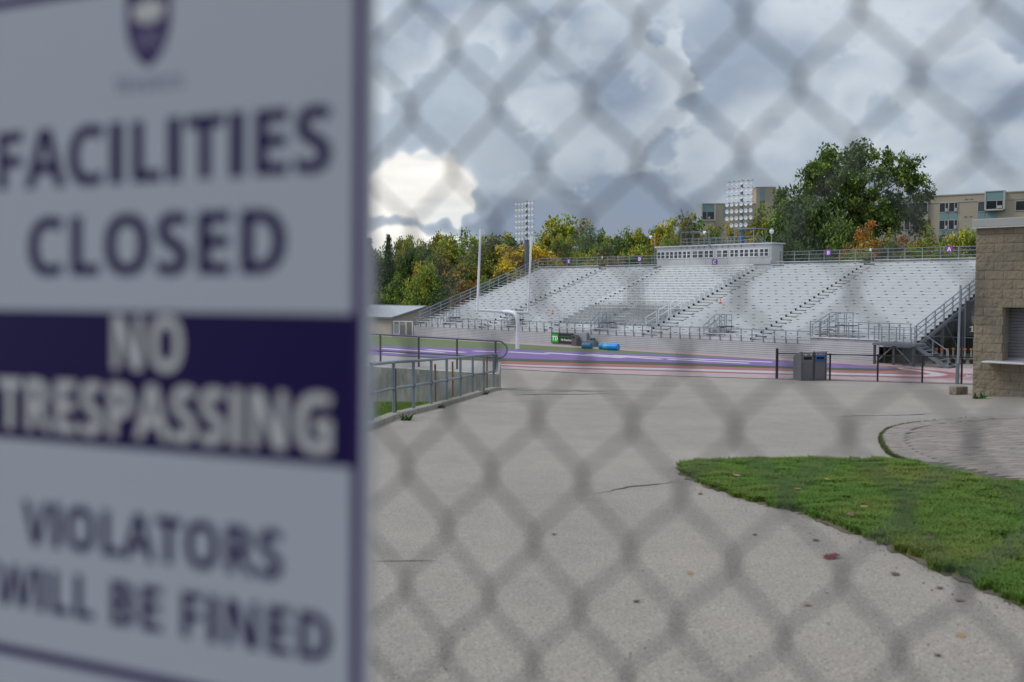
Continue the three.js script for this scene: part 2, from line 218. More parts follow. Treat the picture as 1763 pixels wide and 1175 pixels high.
// ---------------------------------------------------------------- shared metals and concretes
const rm = rng(31);
const greyMap = tex(512, (u, v) => { const k = 0.92 + 0.16 * tnoise(u, v, 5, 5) + 0.05 * (rm() - 0.5); return [k, k, k]; });
const streakMap = tex(512, (u, v) => { const st = tnoise(u, v * 0.15, 26, 4, 4), bl = tnoise(u, v, 5, 5, 7), k = 0.80 + 0.62 * st + 0.35 * bl + 0.06 * (rm() - 0.5); return [k, k * 0.985, k * 0.96]; });
const aluminium = std([0.73, 0.735, 0.745], 0.55, 0.05, { map: greyMap }), aluDeck = std([0.73, 0.735, 0.745], 0.6, 0.05, { map: greyMap }), galv = std([0.30, 0.33, 0.37], 0.5, 0.4), galvDark = std([0.17, 0.19, 0.215], 0.55, 0.3), steelDark = std([0.075, 0.08, 0.085], 0.6, 0.2);
const siding = std([0.60, 0.605, 0.615], 0.6, 0.05, { map: greyMap }), whiteMetal = std([0.86, 0.86, 0.86], 0.45), concrete = std([0.56, 0.535, 0.485], 0.95, 0, { map: streakMap }), blackMetal = std([0.018, 0.018, 0.02], 0.5, 0.2), purplePaint = std([0.24, 0.09, 0.40], 0.6), rust = std([0.17, 0.07, 0.04], 0.9, 0, { map: streakMap });

// ---------------------------------------------------------------- the grandstand
const ROWS = 26, TR = 0.632, RI = 0.2135, H0 = 1.25, rowT = (i) => i * TR, rowH = (i) => H0 + i * RI;
const stand = thing('grandstand', 'long grey aluminium grandstand of bench rows facing the track', 'grandstand', at(0, 0), -A);
const sections = [['E', -45.4, -36.9], ['D', -35.9, -28.9], ['C', -28.4, -18.6], ['B', -17.1, -9.2], ['A', -8.3, 2.0]];
{
  for (const [k, a, b] of sections) {
    const w = b - a, m = (a + b) / 2;
    const deckGeo = boxUV(merge([box(w, 0.04, TR + 0.02, 0, -0.02, -TR / 2), box(w, RI - 0.03, 0.03, 0, -RI / 2 - 0.03, -0.015)]), 0.4);
    const seatGeo = boxUV(merge([rbox(w - 0.04, 0.05, 0.27, 0.012, 0, 0.185, 0.0)]), 0.4);
    const brackets = [], backPosts = [];
    for (let i = 0; i < ROWS; i++) {
      const o = part('deck_plank', deckGeo, aluDeck, stand); o.position.set(m, rowH(i), -rowT(i));
      const chairs = k === 'C' && i >= 2 && i <= 7, backed = k === 'C' && i >= 9 && i <= 23;
      if (k === 'C' && i > 23) continue;
      if (!chairs) { const b2 = part('bench_plank', seatGeo, aluminium, stand); b2.position.set(m, rowH(i), -rowT(i)); }
      const n = Math.round(w / 1.25);
      for (let q = 0; q < n; q++) { const s = a + (q + 0.25 + 0.5 * ((i * 0.37) % 1)) * w / n; brackets.push(box(0.11, 0.045, 0.2, s, rowH(i) + 0.138, 0.03 - rowT(i))); }
      if (backed) {
        const bk = part('bench_back', boxUV(rbox(w - 0.04, 0.085, 0.03, 0.01, 0, 0.40, -0.34), 0.4), whiteMetal, stand); bk.position.set(m, rowH(i), -rowT(i));
        for (let q = 0; q <= 9; q++) backPosts.push(box(0.05, 0.44, 0.04, a + 0.06 + q * (w - 0.12) / 9, rowH(i) + 0.22, -rowT(i) - 0.365));
      }
    }
    part('bench_bracket', brackets, std([0.17, 0.17, 0.18], 0.7), stand, 'stuff');
    if (backPosts.length) part('back_post', backPosts, whiteMetal, stand, 'stuff');
  }
  // chair rows in the middle section
  for (const [a, b] of [[-28.3, -23.9], [-23.2, -18.8]]) for (let i = 2; i <= 7; i++) {
    const n = 9, w = (b - a) / n, gs = [];
    for (let q = 0; q < n; q++) { const x = a + (q + 0.5) * w; gs.push(rbox(w - 0.06, 0.2, 0.05, 0.022, x, rowH(i) + 0.36, -rowT(i) - 0.40), rbox(w - 0.07, 0.05, 0.28, 0.02, x, rowH(i) + 0.2, -rowT(i) - 0.24), box(0.04, 0.2, 0.04, x, rowH(i) + 0.1, -rowT(i) - 0.3)); }
    part('chair_row', gs, std([0.40, 0.405, 0.415], 0.6), stand);
  }
  // aisle steps with open risers
  for (const [a, b] of [[-36.85, -35.95], [-28.85, -28.45], [-18.5, -17.15], [-9.15, -8.35]]) {
    const g = boxUV(box(b - a - 0.04, 0.18, 0.5, 0, -0.065, 0), 0.5), g2 = boxUV(box(b - a - 0.04, 0.04, 0.3, 0, 0, 0), 0.5);
    for (let i = 0; i < ROWS - 1; i++) { const o = part('aisle_step', g, aluDeck, stand); o.position.set((a + b) / 2, rowH(i), -rowT(i) - 0.36); }
  }
  // front wall of horizontal siding
  for (let r = 0; r < 8; r++) for (const [a, b] of [[-46.2, -36], [-36, -25], [-25, -14], [-14, -4.7]]) { const o = part('siding_plank', boxUV(box(b - a - 0.015, 0.116, 0.035, 0, 0, 0), 0.5), siding, stand); o.position.set((a + b) / 2, 0.09 + r * 0.135, -0.02 - 0.004 * (r % 2)); }
  for (let r = 0; r < 11; r++) { const o = part('siding_plank', boxUV(box(4.68, 0.116, 0.035, 0, 0, 0), 0.5), siding, stand); o.position.set(-2.35, 0.09 + r * 0.135, 0.02 - 0.004 * (r % 2)); }
  part('rear_wall', box(58, 6.6, 0.06, -17, 3.3, -16.95), steelDark, stand);
  part('wall_backing', box(46.2, 1.1, 0.05, -23.1, 0.58, -0.10), steelDark, stand);
  part('upper_wall_backing', box(4.6, 1.4, 0.04, -2.35, 0.75, -0.04), steelDark, stand);
  // front railing
  const fr = new THREE.Group(); fr.name = 'front_railing'; stand.add(fr);
  for (let s = -46; s <= -5; s += 0.86) part('post', box(0.06, 0.8, 0.06, s, 1.4, 0.03), galv, fr);
  part('rail', [box(41.4, 0.05, 0.05, -25.4, 1.80, 0.03), box(41.4, 0.035, 0.035, -25.4, 1.42, 0.03)], galv, fr);
  for (let s = -4.65; s <= 2.1; s += 0.66) part('post', box(0.05, 1.0, 0.05, s, 1.98, 0.05), galv, fr);
  part('rail', [box(6.7, 0.05, 0.05, -1.32, 2.46, 0.05), box(6.7, 0.035, 0.035, -1.32, 2.1, 0.05), box(6.7, 0.035, 0.035, -1.32, 1.78, 0.05)], galv, fr);
  // top railing
  const tr = new THREE.Group(); tr.name = 'top_railing'; stand.add(tr);
  const tT = 16.75, tH = rowH(ROWS - 1) + 0.02;
  for (const [a, b] of [[-46.2, -29.6], [-17.2, 10]]) {
    const n = Math.round((b - a) / 1.33);
    for (let q = 0; q <= n; q++) part('post', box(0.06, 1.12, 0.06, a + q * (b - a) / n, tH + 0.5, -tT), galv, tr);
    for (const h of [0.12, 0.46, 0.8, 1.08]) part('rail', box(b - a, 0.045, 0.045, (a + b) / 2, tH + h - 0.02, -tT + 0.004), galv, tr);
    const wires = []; for (let s = a; s < b - 1; s += 0.16) { wires.push(bar(L(s, tH, tT), L(s + 1, tH + 1.05, tT), 0.006, 3), bar(L(s + 1, tH, tT + 0.02), L(s, tH + 1.05, tT + 0.02), 0.006, 3)); }
    part('wire_mesh', wires, galvDark, tr, 'stuff');
    part('top_walkway', boxUV(box(b - a, 0.05, 1.0, (a + b) / 2, tH - 0.09, -tT + 0.2), 0.4), aluDeck, stand);
  }
  // sloping end railings
  for (const [s, nm] of [[-45.6, 'end_railing'], [2.15, 'end_railing']]) {
    const er = new THREE.Group(); er.name = nm; stand.add(er);
    for (let i = 0; i <= 24; i += 2) part('post', box(0.07, 1.25, 0.07, s, rowH(i) + 0.45, -rowT(i) - 0.3), galv, er);
    for (const h of [0.42, 0.75, 1.06]) part('rail', beam(L(s, rowH(0) + h, 0.1), L(s, rowH(25) + h, rowT(25) + 0.4), 0.06, 0.06), galv, er);
    part('stringer', beam(L(s, rowH(0) - 0.25, 0.1), L(s, rowH(25) - 0.25, rowT(25) + 0.4), 0.08, 0.2), galvDark, er);
    if (s < 0) { const w = []; for (let i = 0; i < 25; i++) { for (let k = 0; k < 4; k++) { const t = rowT(i) + k * TR / 4, h = H0 + t / TR * RI; w.push(box(0.008, 1.0, 0.01, s + 0.012 * (k % 2), h + 0.52, -t)); } } part('wire_mesh', w, galvDark, er, 'stuff'); part('end_skirt', boxUV(box(0.05, 1.6, 4.4, s - 0.1, 0.85, -2.2), 0.5), siding, stand); }
  }
  // steel frames under the open right end
  const fm = new THREE.Group(); fm.name = 'support_frame'; stand.add(fm);
  for (const s of [1.6, -1.6]) for (const t of [2.2, 5.2, 8.2, 11.2, 14.2]) { const h = H0 + t / TR * RI - 0.3; part('column', box(0.16, h, 0.16, s, h / 2, -t), galvDark, fm); }
  for (const s of [1.6]) for (const t of [2.2, 5.2, 8.2, 11.2]) { const h = H0 + t / TR * RI - 0.35; part('brace', bar(L(s, 0.2, t + 3), L(s, h, t), 0.05, 6), galvDark, fm); part('brace', bar(L(s, h * 0.95, t), L(s, h * 0.95, t + 3), 0.05, 6), galvDark, fm); }
  // entry stairs with their own railings along the front
  for (const [s, w] of [[-41.8, 1.5], [-33.3, 1.3], [-23.2, 1.5], [-12.4, 1.6], [-3.6, 2.2]]) {
    const es = new THREE.Group(); es.name = 'entry_stair'; stand.add(es);
    const y0 = s > -5 ? 1.5 : 1.2;
    for (let k = 0; k < 4; k++) part('step', box(0.28, 0.05, 0.8, s - w / 2 + 0.3 + k * 0.28, y0 + 0.1 + k * 0.17, -0.7), galvDark, es);
    part('landing', box(w * 0.5, 0.06, 0.9, s + w / 2 - 0.1, y0 + 0.72, -0.75), steelDark, es);
    for (const t of [0.3, 1.15]) { part('handrail', [bar(L(s - w / 2, y0 + 0.75, t), L(s + 0.2, y0 + 1.55, t), 0.025, 6), bar(L(s + 0.2, y0 + 1.55, t), L(s + w / 2 + 0.15, y0 + 1.55, t), 0.025, 6), bar(L(s - w / 2, y0 + 0.4, t), L(s + 0.2, y0 + 1.15, t), 0.02, 6), bar(L(s + 0.2, y0 + 1.15, t), L(s + w / 2 + 0.15, y0 + 1.15, t), 0.02, 6)], galv, es); for (let k = 0; k < 5; k++) { const x = s - w / 2 + k * (w + 0.15) / 4, hh = Math.min(1.55, 0.75 + (x - s + w / 2) * 0.8 / (w / 2 + 0.2)); part('post', bar(L(x, y0, t), L(x, y0 + hh, t), 0.025, 6), galv, es); } }
  }
  // platform and stairs at the right end
  const pf = new THREE.Group(); pf.name = 'end_platform'; stand.add(pf);
  part('deck', box(2.6, 0.14, 1.6, 1.45, 1.25, 0.4), galvDark, pf);
  for (const s of [0.2, 1.4, 2.6]) for (const z of [1.0, -0.3]) part('leg', box(0.12, 1.2, 0.12, s, 0.6, z), steelDark, pf);
  for (const s of [0.25, 0.7, 1.15, 1.6, 2.05, 2.5, 2.7]) part('post', box(0.045, 1.0, 0.045, s, 1.8, 1.15), galv, pf);
  part('rail', [box(2.55, 0.045, 0.045, 1.45, 2.28, 1.15), box(2.55, 0.035, 0.035, 1.45, 1.95, 1.15), box(2.55, 0.035, 0.035, 1.45, 1.62, 1.15)], galv, pf);
  part('brace', [bar(V(0.25, 0.1, 1.0), V(1.35, 1.15, 1.0), 0.04, 6), bar(V(1.45, 1.15, 1.0), V(2.55, 0.1, 1.0), 0.04, 6)], galvDark, pf);
  for (let k = 0; k < 7; k++) part('step', box(0.26, 0.04, 1.1, 2.9 + k * 0.26, 1.12 - k * 0.17, 0.4), galvDark, pf);
  part('stair_stringer', [beam(V(2.75, 1.15, 0.95), V(4.6, -0.02, 0.95), 0.05, 0.2), beam(V(2.75, 1.15, -0.15), V(4.6, -0.02, -0.15), 0.05, 0.2)], galvDark, pf);
  part('stair_rail', [bar(V(2.75, 2.2, 0.95), V(4.6, 1.0, 0.95), 0.025, 6), bar(V(4.6, 1.0, 0.95), V(4.6, 0, 0.95), 0.025, 6), bar(V(3.7, 1.6, 0.95), V(3.7, 0.5, 0.95), 0.025, 6)], galv, pf);
  // white handrails beside the chair block
  for (const s of [-18.7, -28.4]) for (let k = 0; k < 3; k++) { const i0 = 1 + k * 2.4, i1 = i0 + 2; part('handrail', [bar(L(s, H0 + i0 * RI + 0.95, i0 * TR), L(s, H0 + i1 * RI + 0.95, i1 * TR), 0.03, 6), bar(L(s, H0 + i0 * RI, i0 * TR), L(s, H0 + i0 * RI + 0.95, i0 * TR), 0.03, 6), bar(L(s, H0 + i1 * RI, i1 * TR), L(s, H0 + i1 * RI + 0.95, i1 * TR), 0.03, 6), bar(L(s, H0 + i0 * RI + 0.5, i0 * TR), L(s, H0 + i1 * RI + 0.5, i1 * TR), 0.025, 6)], whiteMetal, stand); }
}
// section letters on the railing
for (const [ch, s, t, h, w] of [['E', -41.74, 16.68, 7.33, 0.5], ['D', -32.43, 16.68, 7.38, 0.5], ['C', -22.9, 15.36, 6.88, 0.5], ['B', -12.72, 16.68, 7.49, 0.5], ['A', -2.92, 16.68, 7.5, 0.5]]) {
  const g = thing('section_sign', `small purple square sign with white letter ${ch} ${ch === 'C' ? 'on the press box wall' : 'on the railing above the stand'}`, 'sign', at(s, t, h), -A, 'section letters along the top of the stand');
  part('panel', rbox(w, w * 0.95, 0.03, 0.01), purplePaint, g);
  const tx = canvasTex(128, 128, (c) => { c.fillStyle = 'rgb(134,82,170)'; c.fillRect(0, 0, 128, 128); c.fillStyle = '#fff'; c.font = 'bold 118px sans-serif'; c.textAlign = 'center'; c.textBaseline = 'middle'; c.fillText(ch, 64, 68); });
  const f = part('letter_face', new THREE.PlaneGeometry(w - 0.02, w * 0.95 - 0.02).translate(0, 0, 0.018), new THREE.MeshStandardMaterial({ map: tx, roughness: 0.6 }), g); f.castShadow = false;
}
for (const s of [-37.2, -9.1]) solo('notice_plate', rbox(0.16, 0.2, 0.02, 0.005).rotateY(-A).translate(...at(s, 16.68, 7.62)), whiteMetal, 'tiny blank white plate on the mesh of the top railing', 'plate', 'white plates on the top railing');

// ---------------------------------------------------------------- press box
{
  const g = thing('press_box', 'long pale grey press box with a row of windows on top of the stand', 'press box', at(-23.3, 15.4, 0), -A), X = (s) => s + 23.3;
  const y0 = 5.4, y1 = 8.31;
  part('wall', [boxUV(box(12.15, y1 - y0, 0.06, 0, (y0 + y1) / 2, -0.04), 0.4), boxUV(box(0.06, y1 - y0, 1.7, 6.02, (y0 + y1) / 2, -0.92), 0.4), boxUV(box(0.06, y1 - y0, 1.7, -6.02, (y0 + y1) / 2, -0.92), 0.4), boxUV(box(12.15, y1 - y0, 0.06, 0, (y0 + y1) / 2, -1.8), 0.4)], siding, g);
  part('roof', rbox(12.5, 0.1, 2.1, 0.03, 0, y1 + 0.05, -0.9), std([0.66, 0.66, 0.67], 0.6), g);
  part('wall_ledge', box(12.2, 0.05, 0.05, 0, 6.62, 0.018), std([0.42, 0.42, 0.43], 0.6), g);
  part('skirt', boxUV(box(13.6, 1.1, 0.05, 0.4, 5.95, 0.12), 0.4), siding, g);
  for (const s of [-5.2, -2.9, -0.6, 1.7, 4.0]) part('panel_joint', box(0.02, 1.1, 0.012, s, 7.2 - 0.45, -0.006), std([0.36, 0.36, 0.37], 0.7), g);
  const glass = [std([0.055, 0.06, 0.07], 0.12), std([0.10, 0.105, 0.115], 0.12), std([0.20, 0.205, 0.21], 0.2)];
  const wn = [[-29.27, -28.91], [-28.82, -28.45], [-28.27, -27.93], [-27.81, -27.46], [-27.32, -26.96], [-26.86, -26.5], [-26.33, -25.99], [-25.89, -25.54], [-25.3, -24.76], [-24.65, -24.16], [-23.97, -23.59], [-23.48, -23.08], [-22.67, -22.19], [-22.06, -21.56], [-21.29, -20.93], [-20.84, -20.49], [-20.29, -19.95], [-19.85, -19.47], [-19.32, -18.96], [-18.87, -18.5], [-18.31, -17.96], [-17.87, -17.52]];
  wn.forEach(([a, b], i) => {
    const w = b - a, m = X((a + b) / 2), win = new THREE.Group(); win.name = 'window'; g.add(win);
    part('frame', [box(w + 0.1, 0.05, 0.05, m, 7.905, 0.015), box(w + 0.1, 0.05, 0.05, m, 7.275, 0.015), box(0.05, 0.58, 0.05, m - w / 2 - 0.025, 7.59, 0.015), box(0.05, 0.58, 0.05, m + w / 2 + 0.025, 7.59, 0.015), box(w, 0.035, 0.04, m, 7.59, 0.012)], whiteMetal, win);
    for (const [k, y] of [[0, 7.74], [1, 7.44]]) part('pane', box(w, 0.27, 0.02, m, y, 0.002), glass[i === 12 || (i === 8 && !k) ? 2 : (i * 7 + k * 3) % 5 < 3 ? 0 : 1], win);
  });
  const dr = part('door', rbox(0.04, 1.75, 0.75, 0.01, 6.07, 6.75, -1.15), std([0.62, 0.58, 0.46], 0.6), g); part('handle', rbox(0.03, 0.1, 0.03, 0.008, 6.105, 6.75, -0.88), galvDark, dr);
  part('side_landing', [box(1.2, 0.08, 1.6, 6.7, 5.85, -0.9)], galvDark, g);
  part('side_rail', [bar(V(6.1, 6.8, 0.1), V(7.3, 6.8, 0.1), 0.025, 6), bar(V(6.1, 6.4, 0.1), V(7.3, 6.4, 0.1), 0.025, 6), bar(V(6.1, 5.9, 0.1), V(6.1, 6.85, 0.1), 0.03, 6), bar(V(7.3, 5.9, 0.1), V(7.3, 6.85, 0.1), 0.03, 6)], galv, g);
  // filming platform on the roof
  const rf = new THREE.Group(); rf.name = 'roof_platform'; g.add(rf);
  for (const s of [-26.57, -25.91, -25.26, -24.64, -24.02, -23.38, -22.77, -22.12, -21.52, -20.84, -20.2, -18.94]) part('post', box(0.06, s < -26.5 || s === -20.84 || s === -18.94 ? 1.5 : 0.95, 0.06, X(s), s < -26.5 || s === -20.84 || s === -18.94 ? 8.9 : 8.6, 0.04), galv, rf);
  for (const h of [8.42, 8.7, 9.02]) part('rail', box(7.7, 0.045, 0.045, X(-22.75), h, 0.045), galv, rf);
  for (const h of [8.42, 8.7, 9.02]) part('rail', box(7.7, 0.045, 0.045, X(-22.75), h, -1.75), galv, rf);
  for (const s of [-26.57, -25.3, -24, -22.7, -21.4, -20.1, -18.94]) part('post', box(0.05, 1.5 - (s > -26 && s < -21 ? 0.7 : 0), 0.05, X(s), 8.9 - (s > -26 && s < -21 ? 0.35 : 0), -1.75), galv, rf);
  part('canopy_frame', [box(2.1, 0.06, 0.06, X(-25.55), 9.62, 0.04), box(2.1, 0.06, 0.06, X(-25.55), 9.62, -1.75), box(0.06, 0.06, 1.8, X(-26.57), 9.62, -0.85), box(0.06, 0.06, 1.8, X(-24.5), 9.62, -0.85)], galv, rf);
  part('canopy_roof', box(2.3, 0.06, 2.0, X(-19.85), 9.66, -0.85), galv, rf);
  part('platform_deck', box(7.8, 0.06, 1.8, X(-22.75), 8.45, -0.87), galvDark, rf);
  part('roof_ladder', [bar(V(X(-18.94), 9.05, -0.4), V(X(-18.2), 8.4, -0.4), 0.03, 6), bar(V(X(-18.94), 9.05, -0.9), V(X(-18.2), 8.4, -0.9), 0.03, 6)], galv, rf);
  const wires = []; for (let s = -26.5; s < -19; s += 0.13) wires.push(bar(V(X(s), 8.42, 0.04), V(X(s) + 0.0, 9.0, 0.04), 0.006, 3)); part('wire_mesh', wires, galvDark, rf, 'stuff');
}
{
  const g = thing('blue_bin', 'small bright blue bin on the press box roof platform', 'bin', at(-20.3, 15.7, 8.49), -A); part('tub', new THREE.CylinderGeometry(0.2, 0.17, 0.46, 16).translate(0, 0.23, 0), std([0.02, 0.22, 0.62], 0.45), g); part('rim', new THREE.TorusGeometry(0.2, 0.018, 6, 16).rotateX(Math.PI / 2).translate(0, 0.46, 0), std([0.02, 0.22, 0.62], 0.45), g);
}
function floodlight(s, t, h0, h1, side, label) {
  const g = thing('floodlight', label, 'floodlight', at(s, t, h0), -A, 'small lights on the press box'), H = h1 - h0;
  part('pole', bar(V(0, 0, 0), V(0, H, 0), 0.04, 8), galv, g);
  if (side) { part('arm', bar(V(0, H, 0), V(side * 0.3, H + 0.03, 0.1), 0.03, 6), galv, g); part('lamp_head', new THREE.LatheGeometry([[0.05, 0.2], [0.1, 0.16], [0.17, 0], [0.19, -0.02], [0.15, -0.03], [0, -0.03]].map(([x, y]) => new THREE.Vector2(x, y)), 14).rotateX(0.6).rotateZ(-side * 0.9).translate(side * 0.34, H - 0.04, 0.14), whiteMetal, g); }
  else { part('globe', new THREE.SphereGeometry(0.19, 16, 12).scale(1, 1.15, 1).translate(0, H + 0.15, 0), std([0.72, 0.74, 0.78], 0.25), g); part('cap', new THREE.ConeGeometry(0.16, 0.14, 14).translate(0, H + 0.38, 0), galv, g); }
}
floodlight(-29.5, 15.3, 6.2, 9.33, -1, 'hooded white floodlight on a pole at the windowed wall end');
floodlight(-23.4, 15.2, 8.3, 9.5, -1, 'hooded white floodlight on the rail of the roof platform');
floodlight(-17.35, 15.6, 8.4, 9.2, 0, 'white globe lamp on the corner of the press box roof');

// ---------------------------------------------------------------- stadium light towers
function lightTower(s, t, h, skip, label, thick) {
  const g = thing('light_tower', label, 'light tower', at(s, t, 0), -A, 'stadium light towers behind the stand');
  part('pole', bar(V(0, 0, 0), V(0, thick, 0), 0.32, 16, 0.24), galvDark, g);
  part('mast', bar(V(0, thick, 0), V(0, h, 0), 0.15, 12, 0.11), galvDark, g);
  part('collar', new THREE.CylinderGeometry(0.3, 0.32, 0.3, 16).translate(0, thick, 0), galv, g);
  const shell = new THREE.LatheGeometry([[0.0, -0.17], [0.07, -0.16], [0.12, -0.08], [0.17, 0.04], [0.18, 0.06], [0.16, 0.05], [0.1, 0.02], [0, 0.01]].map(([x, y]) => new THREE.Vector2(x * 1.1, y * 1.1)), 14).rotateX(1.7);
  const mat = std([0.86, 0.87, 0.88], 0.25, 0.1);
  for (let r = 0; r < 7; r++) {
    const y = h - 0.1 - r * 0.63, arm = new THREE.Group(); arm.name = 'lamp_arm'; g.add(arm);
    part('crossbar', box(2.7, 0.07, 0.07, -0.1, y, 0.1), galvDark, arm);
    for (let k = 0; k < 6; k++) { if (skip && r === 6 && (k < 1 || k > 4)) continue; const lm = part('lamp', shell, mat, arm); lm.position.set(-1.35 + k * 0.5, y - 0.16, 0.26); }
  }
}
lightTower(-22.6, 19, 14.3, true, 'tall light tower with seven rows of lamps rising behind the press box', 9.9);
lightTower(-48.9, 17.6, 14.0, false, 'tall light tower with seven rows of lamps at the far top corner of the stand', 9.9);

// ---------------------------------------------------------------- goal post
{
  const x = 0.41, d = 73.76, g = thing('goal_post', 'white gooseneck football goal post standing on the purple band', 'goal post', [x, FY, -d], -A);
  const hb = 2.82, off = -1.55;   // local z: towards the stand end is -t; the crossbar reaches over the field
  part('gooseneck', tube([V(0, 0, 0), V(0.01, hb * 0.5, 0), V(0, hb * 0.74, -0.02), V(-0.18, hb * 0.91, 0), V(-0.6, hb * 0.985, 0), V(off, hb, 0)], 0.15, 48, 16), whiteMetal, g);
  const fr = new THREE.Group(); fr.name = 'upright_frame'; fr.position.set(off, hb, 0); fr.rotation.x = -0.058; g.add(fr);
  part('crossbar', bar(V(0, 0, 2.62), V(0, 0, -2.62), 0.095, 12), whiteMetal, fr);
  for (const z of [2.62, -2.62]) { part('upright', bar(V(0, -0.06, z), V(0, 5.95, z), 0.085, 12), whiteMetal, fr); part('ribbon', tube([V(0, 5.93, z), V(0.18, 5.86, z - 0.08), V(0.33, 5.6, z - 0.1), V(0.3, 5.25, z - 0.12)], 0.022, 14, 5), std([0.75, 0.7, 0.68], 0.8), fr); }
  part('base_plate', new THREE.CylinderGeometry(0.2, 0.22, 0.06, 16).translate(0, 0.07, 0), galv, g);
}

// ---------------------------------------------------------------- things along the front wall of the stand
{
  const w = 2.52, h = 0.83, g = thing('sponsor_sign', 'dark sign with green square logo and white lettering on the stand wall', 'sign', at(-26.66, -0.08, 0.54), -A);
  part('panel', rbox(w, h, 0.04, 0.01), std([0.03, 0.03, 0.03], 0.5), g);
  const tx = canvasTex(768, 256, (c) => { c.fillStyle = 'rgb(46,46,44)'; c.fillRect(0, 0, 768, 256); c.fillStyle = 'rgb(30,175,50)'; c.fillRect(14, 14, 226, 228); c.fillStyle = '#fff'; c.save(); c.font = 'bold 158px serif'; c.textAlign = 'center'; c.textBaseline = 'middle'; c.translate(128, 134); c.scale(0.92, 1); c.fillText('TD', 0, 0); c.restore(); c.fillRect(52, 74, 62, 22); c.fillStyle = 'rgb(30,175,50)'; c.fillRect(280, 74, 460, 8); c.fillStyle = '#fff'; c.font = 'bold 74px sans-serif'; c.textAlign = 'left'; c.fillText('TD Stadium', 330, 190); });
  part('printed_face', new THREE.PlaneGeometry(w - 0.03, h - 0.03).translate(0, 0, 0.024), new THREE.MeshStandardMaterial({ map: tx, roughness: 0.5 }), g);
}
{
  const g = thing('waste_bin', 'brown grey waste bin with sloping hood beside the dark sign', 'bin', at(-24.85, -0.45, 0.01), -A);
  const sh = new THREE.Shape([[-0.26, 0], [0.26, 0], [0.26, 0.68], [0.04, 0.88], [-0.26, 0.84]].map(([a, b]) => new THREE.Vector2(a, b)));
  part('body', new THREE.ExtrudeGeometry(sh, { depth: 0.45, bevelSize: 0.015, bevelThickness: 0.015, bevelSegments: 1 }).translate(0, 0, -0.22), std([0.13, 0.115, 0.11], 0.7), g);
  part('opening', box(0.3, 0.13, 0.02, -0.05, 0.7, 0.25), std([0.015, 0.015, 0.015], 0.8), g);
}
{
  const g = thing('electrical_box', 'tall grey electrical cabinet fixed to the stand wall', 'cabinet', at(-24.15, -0.13, 0.37), -A);
  part('cabinet', rbox(0.5, 0.78, 0.2, 0.02, 0, 0.36, 0), std([0.42, 0.45, 0.5], 0.45, 0.2), g); part('door', rbox(0.42, 0.66, 0.02, 0.008, 0, 0.36, 0.108), std([0.46, 0.49, 0.54], 0.45, 0.2), g); part('conduit', bar(V(-0.1, -0.36, 0), V(-0.1, 0, 0), 0.03, 8), galv, g);
}
{
  const g = thing('meter_unit', 'small green grey pump unit standing by the stand wall', 'utility unit', at(-23.25, -0.35, 0.01), -A);
  part('housing', rbox(0.75, 0.5, 0.45, 0.05, 0, 0.27, 0), std([0.17, 0.22, 0.21], 0.5), g); part('cowl', rbox(0.35, 0.2, 0.35, 0.05, 0.08, 0.6, 0), std([0.12, 0.15, 0.15], 0.5), g); part('vent', box(0.2, 0.14, 0.02, 0.12, 0.6, 0.18), blackMetal, g);
}
// blue barrels lying on the track
function barrel(s, t, r, len, rgb, turn, label) {
  const g = thing('barrel', label, 'barrel', at(s, t, 0.012 + r), -A + turn, 'blue barrels lying at the track edge');
  const pr = [[0, -len / 2], [r * 0.93, -len / 2], [r, -len / 2 + 0.03], [r, -len * 0.2], [r * 1.03, -len * 0.17], [r, -len * 0.14], [r, len * 0.14], [r * 1.03, len * 0.17], [r, len * 0.2], [r, len / 2 - 0.03], [r * 0.93, len / 2], [r * 0.86, len / 2 - 0.02], [0, len / 2 - 0.02]];
  part('drum', new THREE.LatheGeometry(pr.map(([x, y]) => new THREE.Vector2(x, y)), 22).rotateZ(Math.PI / 2), std(rgb, 0.4), g);
  for (const k of [-1, 1]) part('bung', new THREE.CylinderGeometry(0.035, 0.035, 0.03, 8).rotateZ(Math.PI / 2).translate(len / 2, k * r * 0.55, 0), std([0.02, 0.05, 0.1], 0.5), g);
}
barrel(-21.7, -2.6, 0.25, 0.78, [0.03, 0.2, 0.40], 0.25, 'dull blue barrel lying alone in front of the cabinet');
barrel(-20.3, -2.3, 0.24, 0.72, [0.015, 0.26, 0.56], 0.35, 'mid blue barrel at the cabinet end of the row of three');
barrel(-19.65, -2.6, 0.24, 0.7, [0.07, 0.34, 0.56], 0.1, 'pale blue barrel in the middle of the row of three');
barrel(-19.0, -2.75, 0.27, 0.86, [0.01, 0.27, 0.75], 0.25, 'brightest blue and largest barrel of the row of three');
for (const [s, t, i] of [[-31.2, 3.2, 5], [-16.2, 6.4, 10]]) solo('orange_marker', merge([new THREE.ConeGeometry(0.1, 0.42, 12).translate(0, 0.25, 0), box(0.24, 0.04, 0.24, 0, 0.02, 0)]).translate(...at(s, rowT(i) + 0.3, rowH(i) + 0.01)), std([0.75, 0.16, 0.09], 0.6), 'tiny orange cone standing among the grey bench rows', 'cone', 'orange cones on the stand');

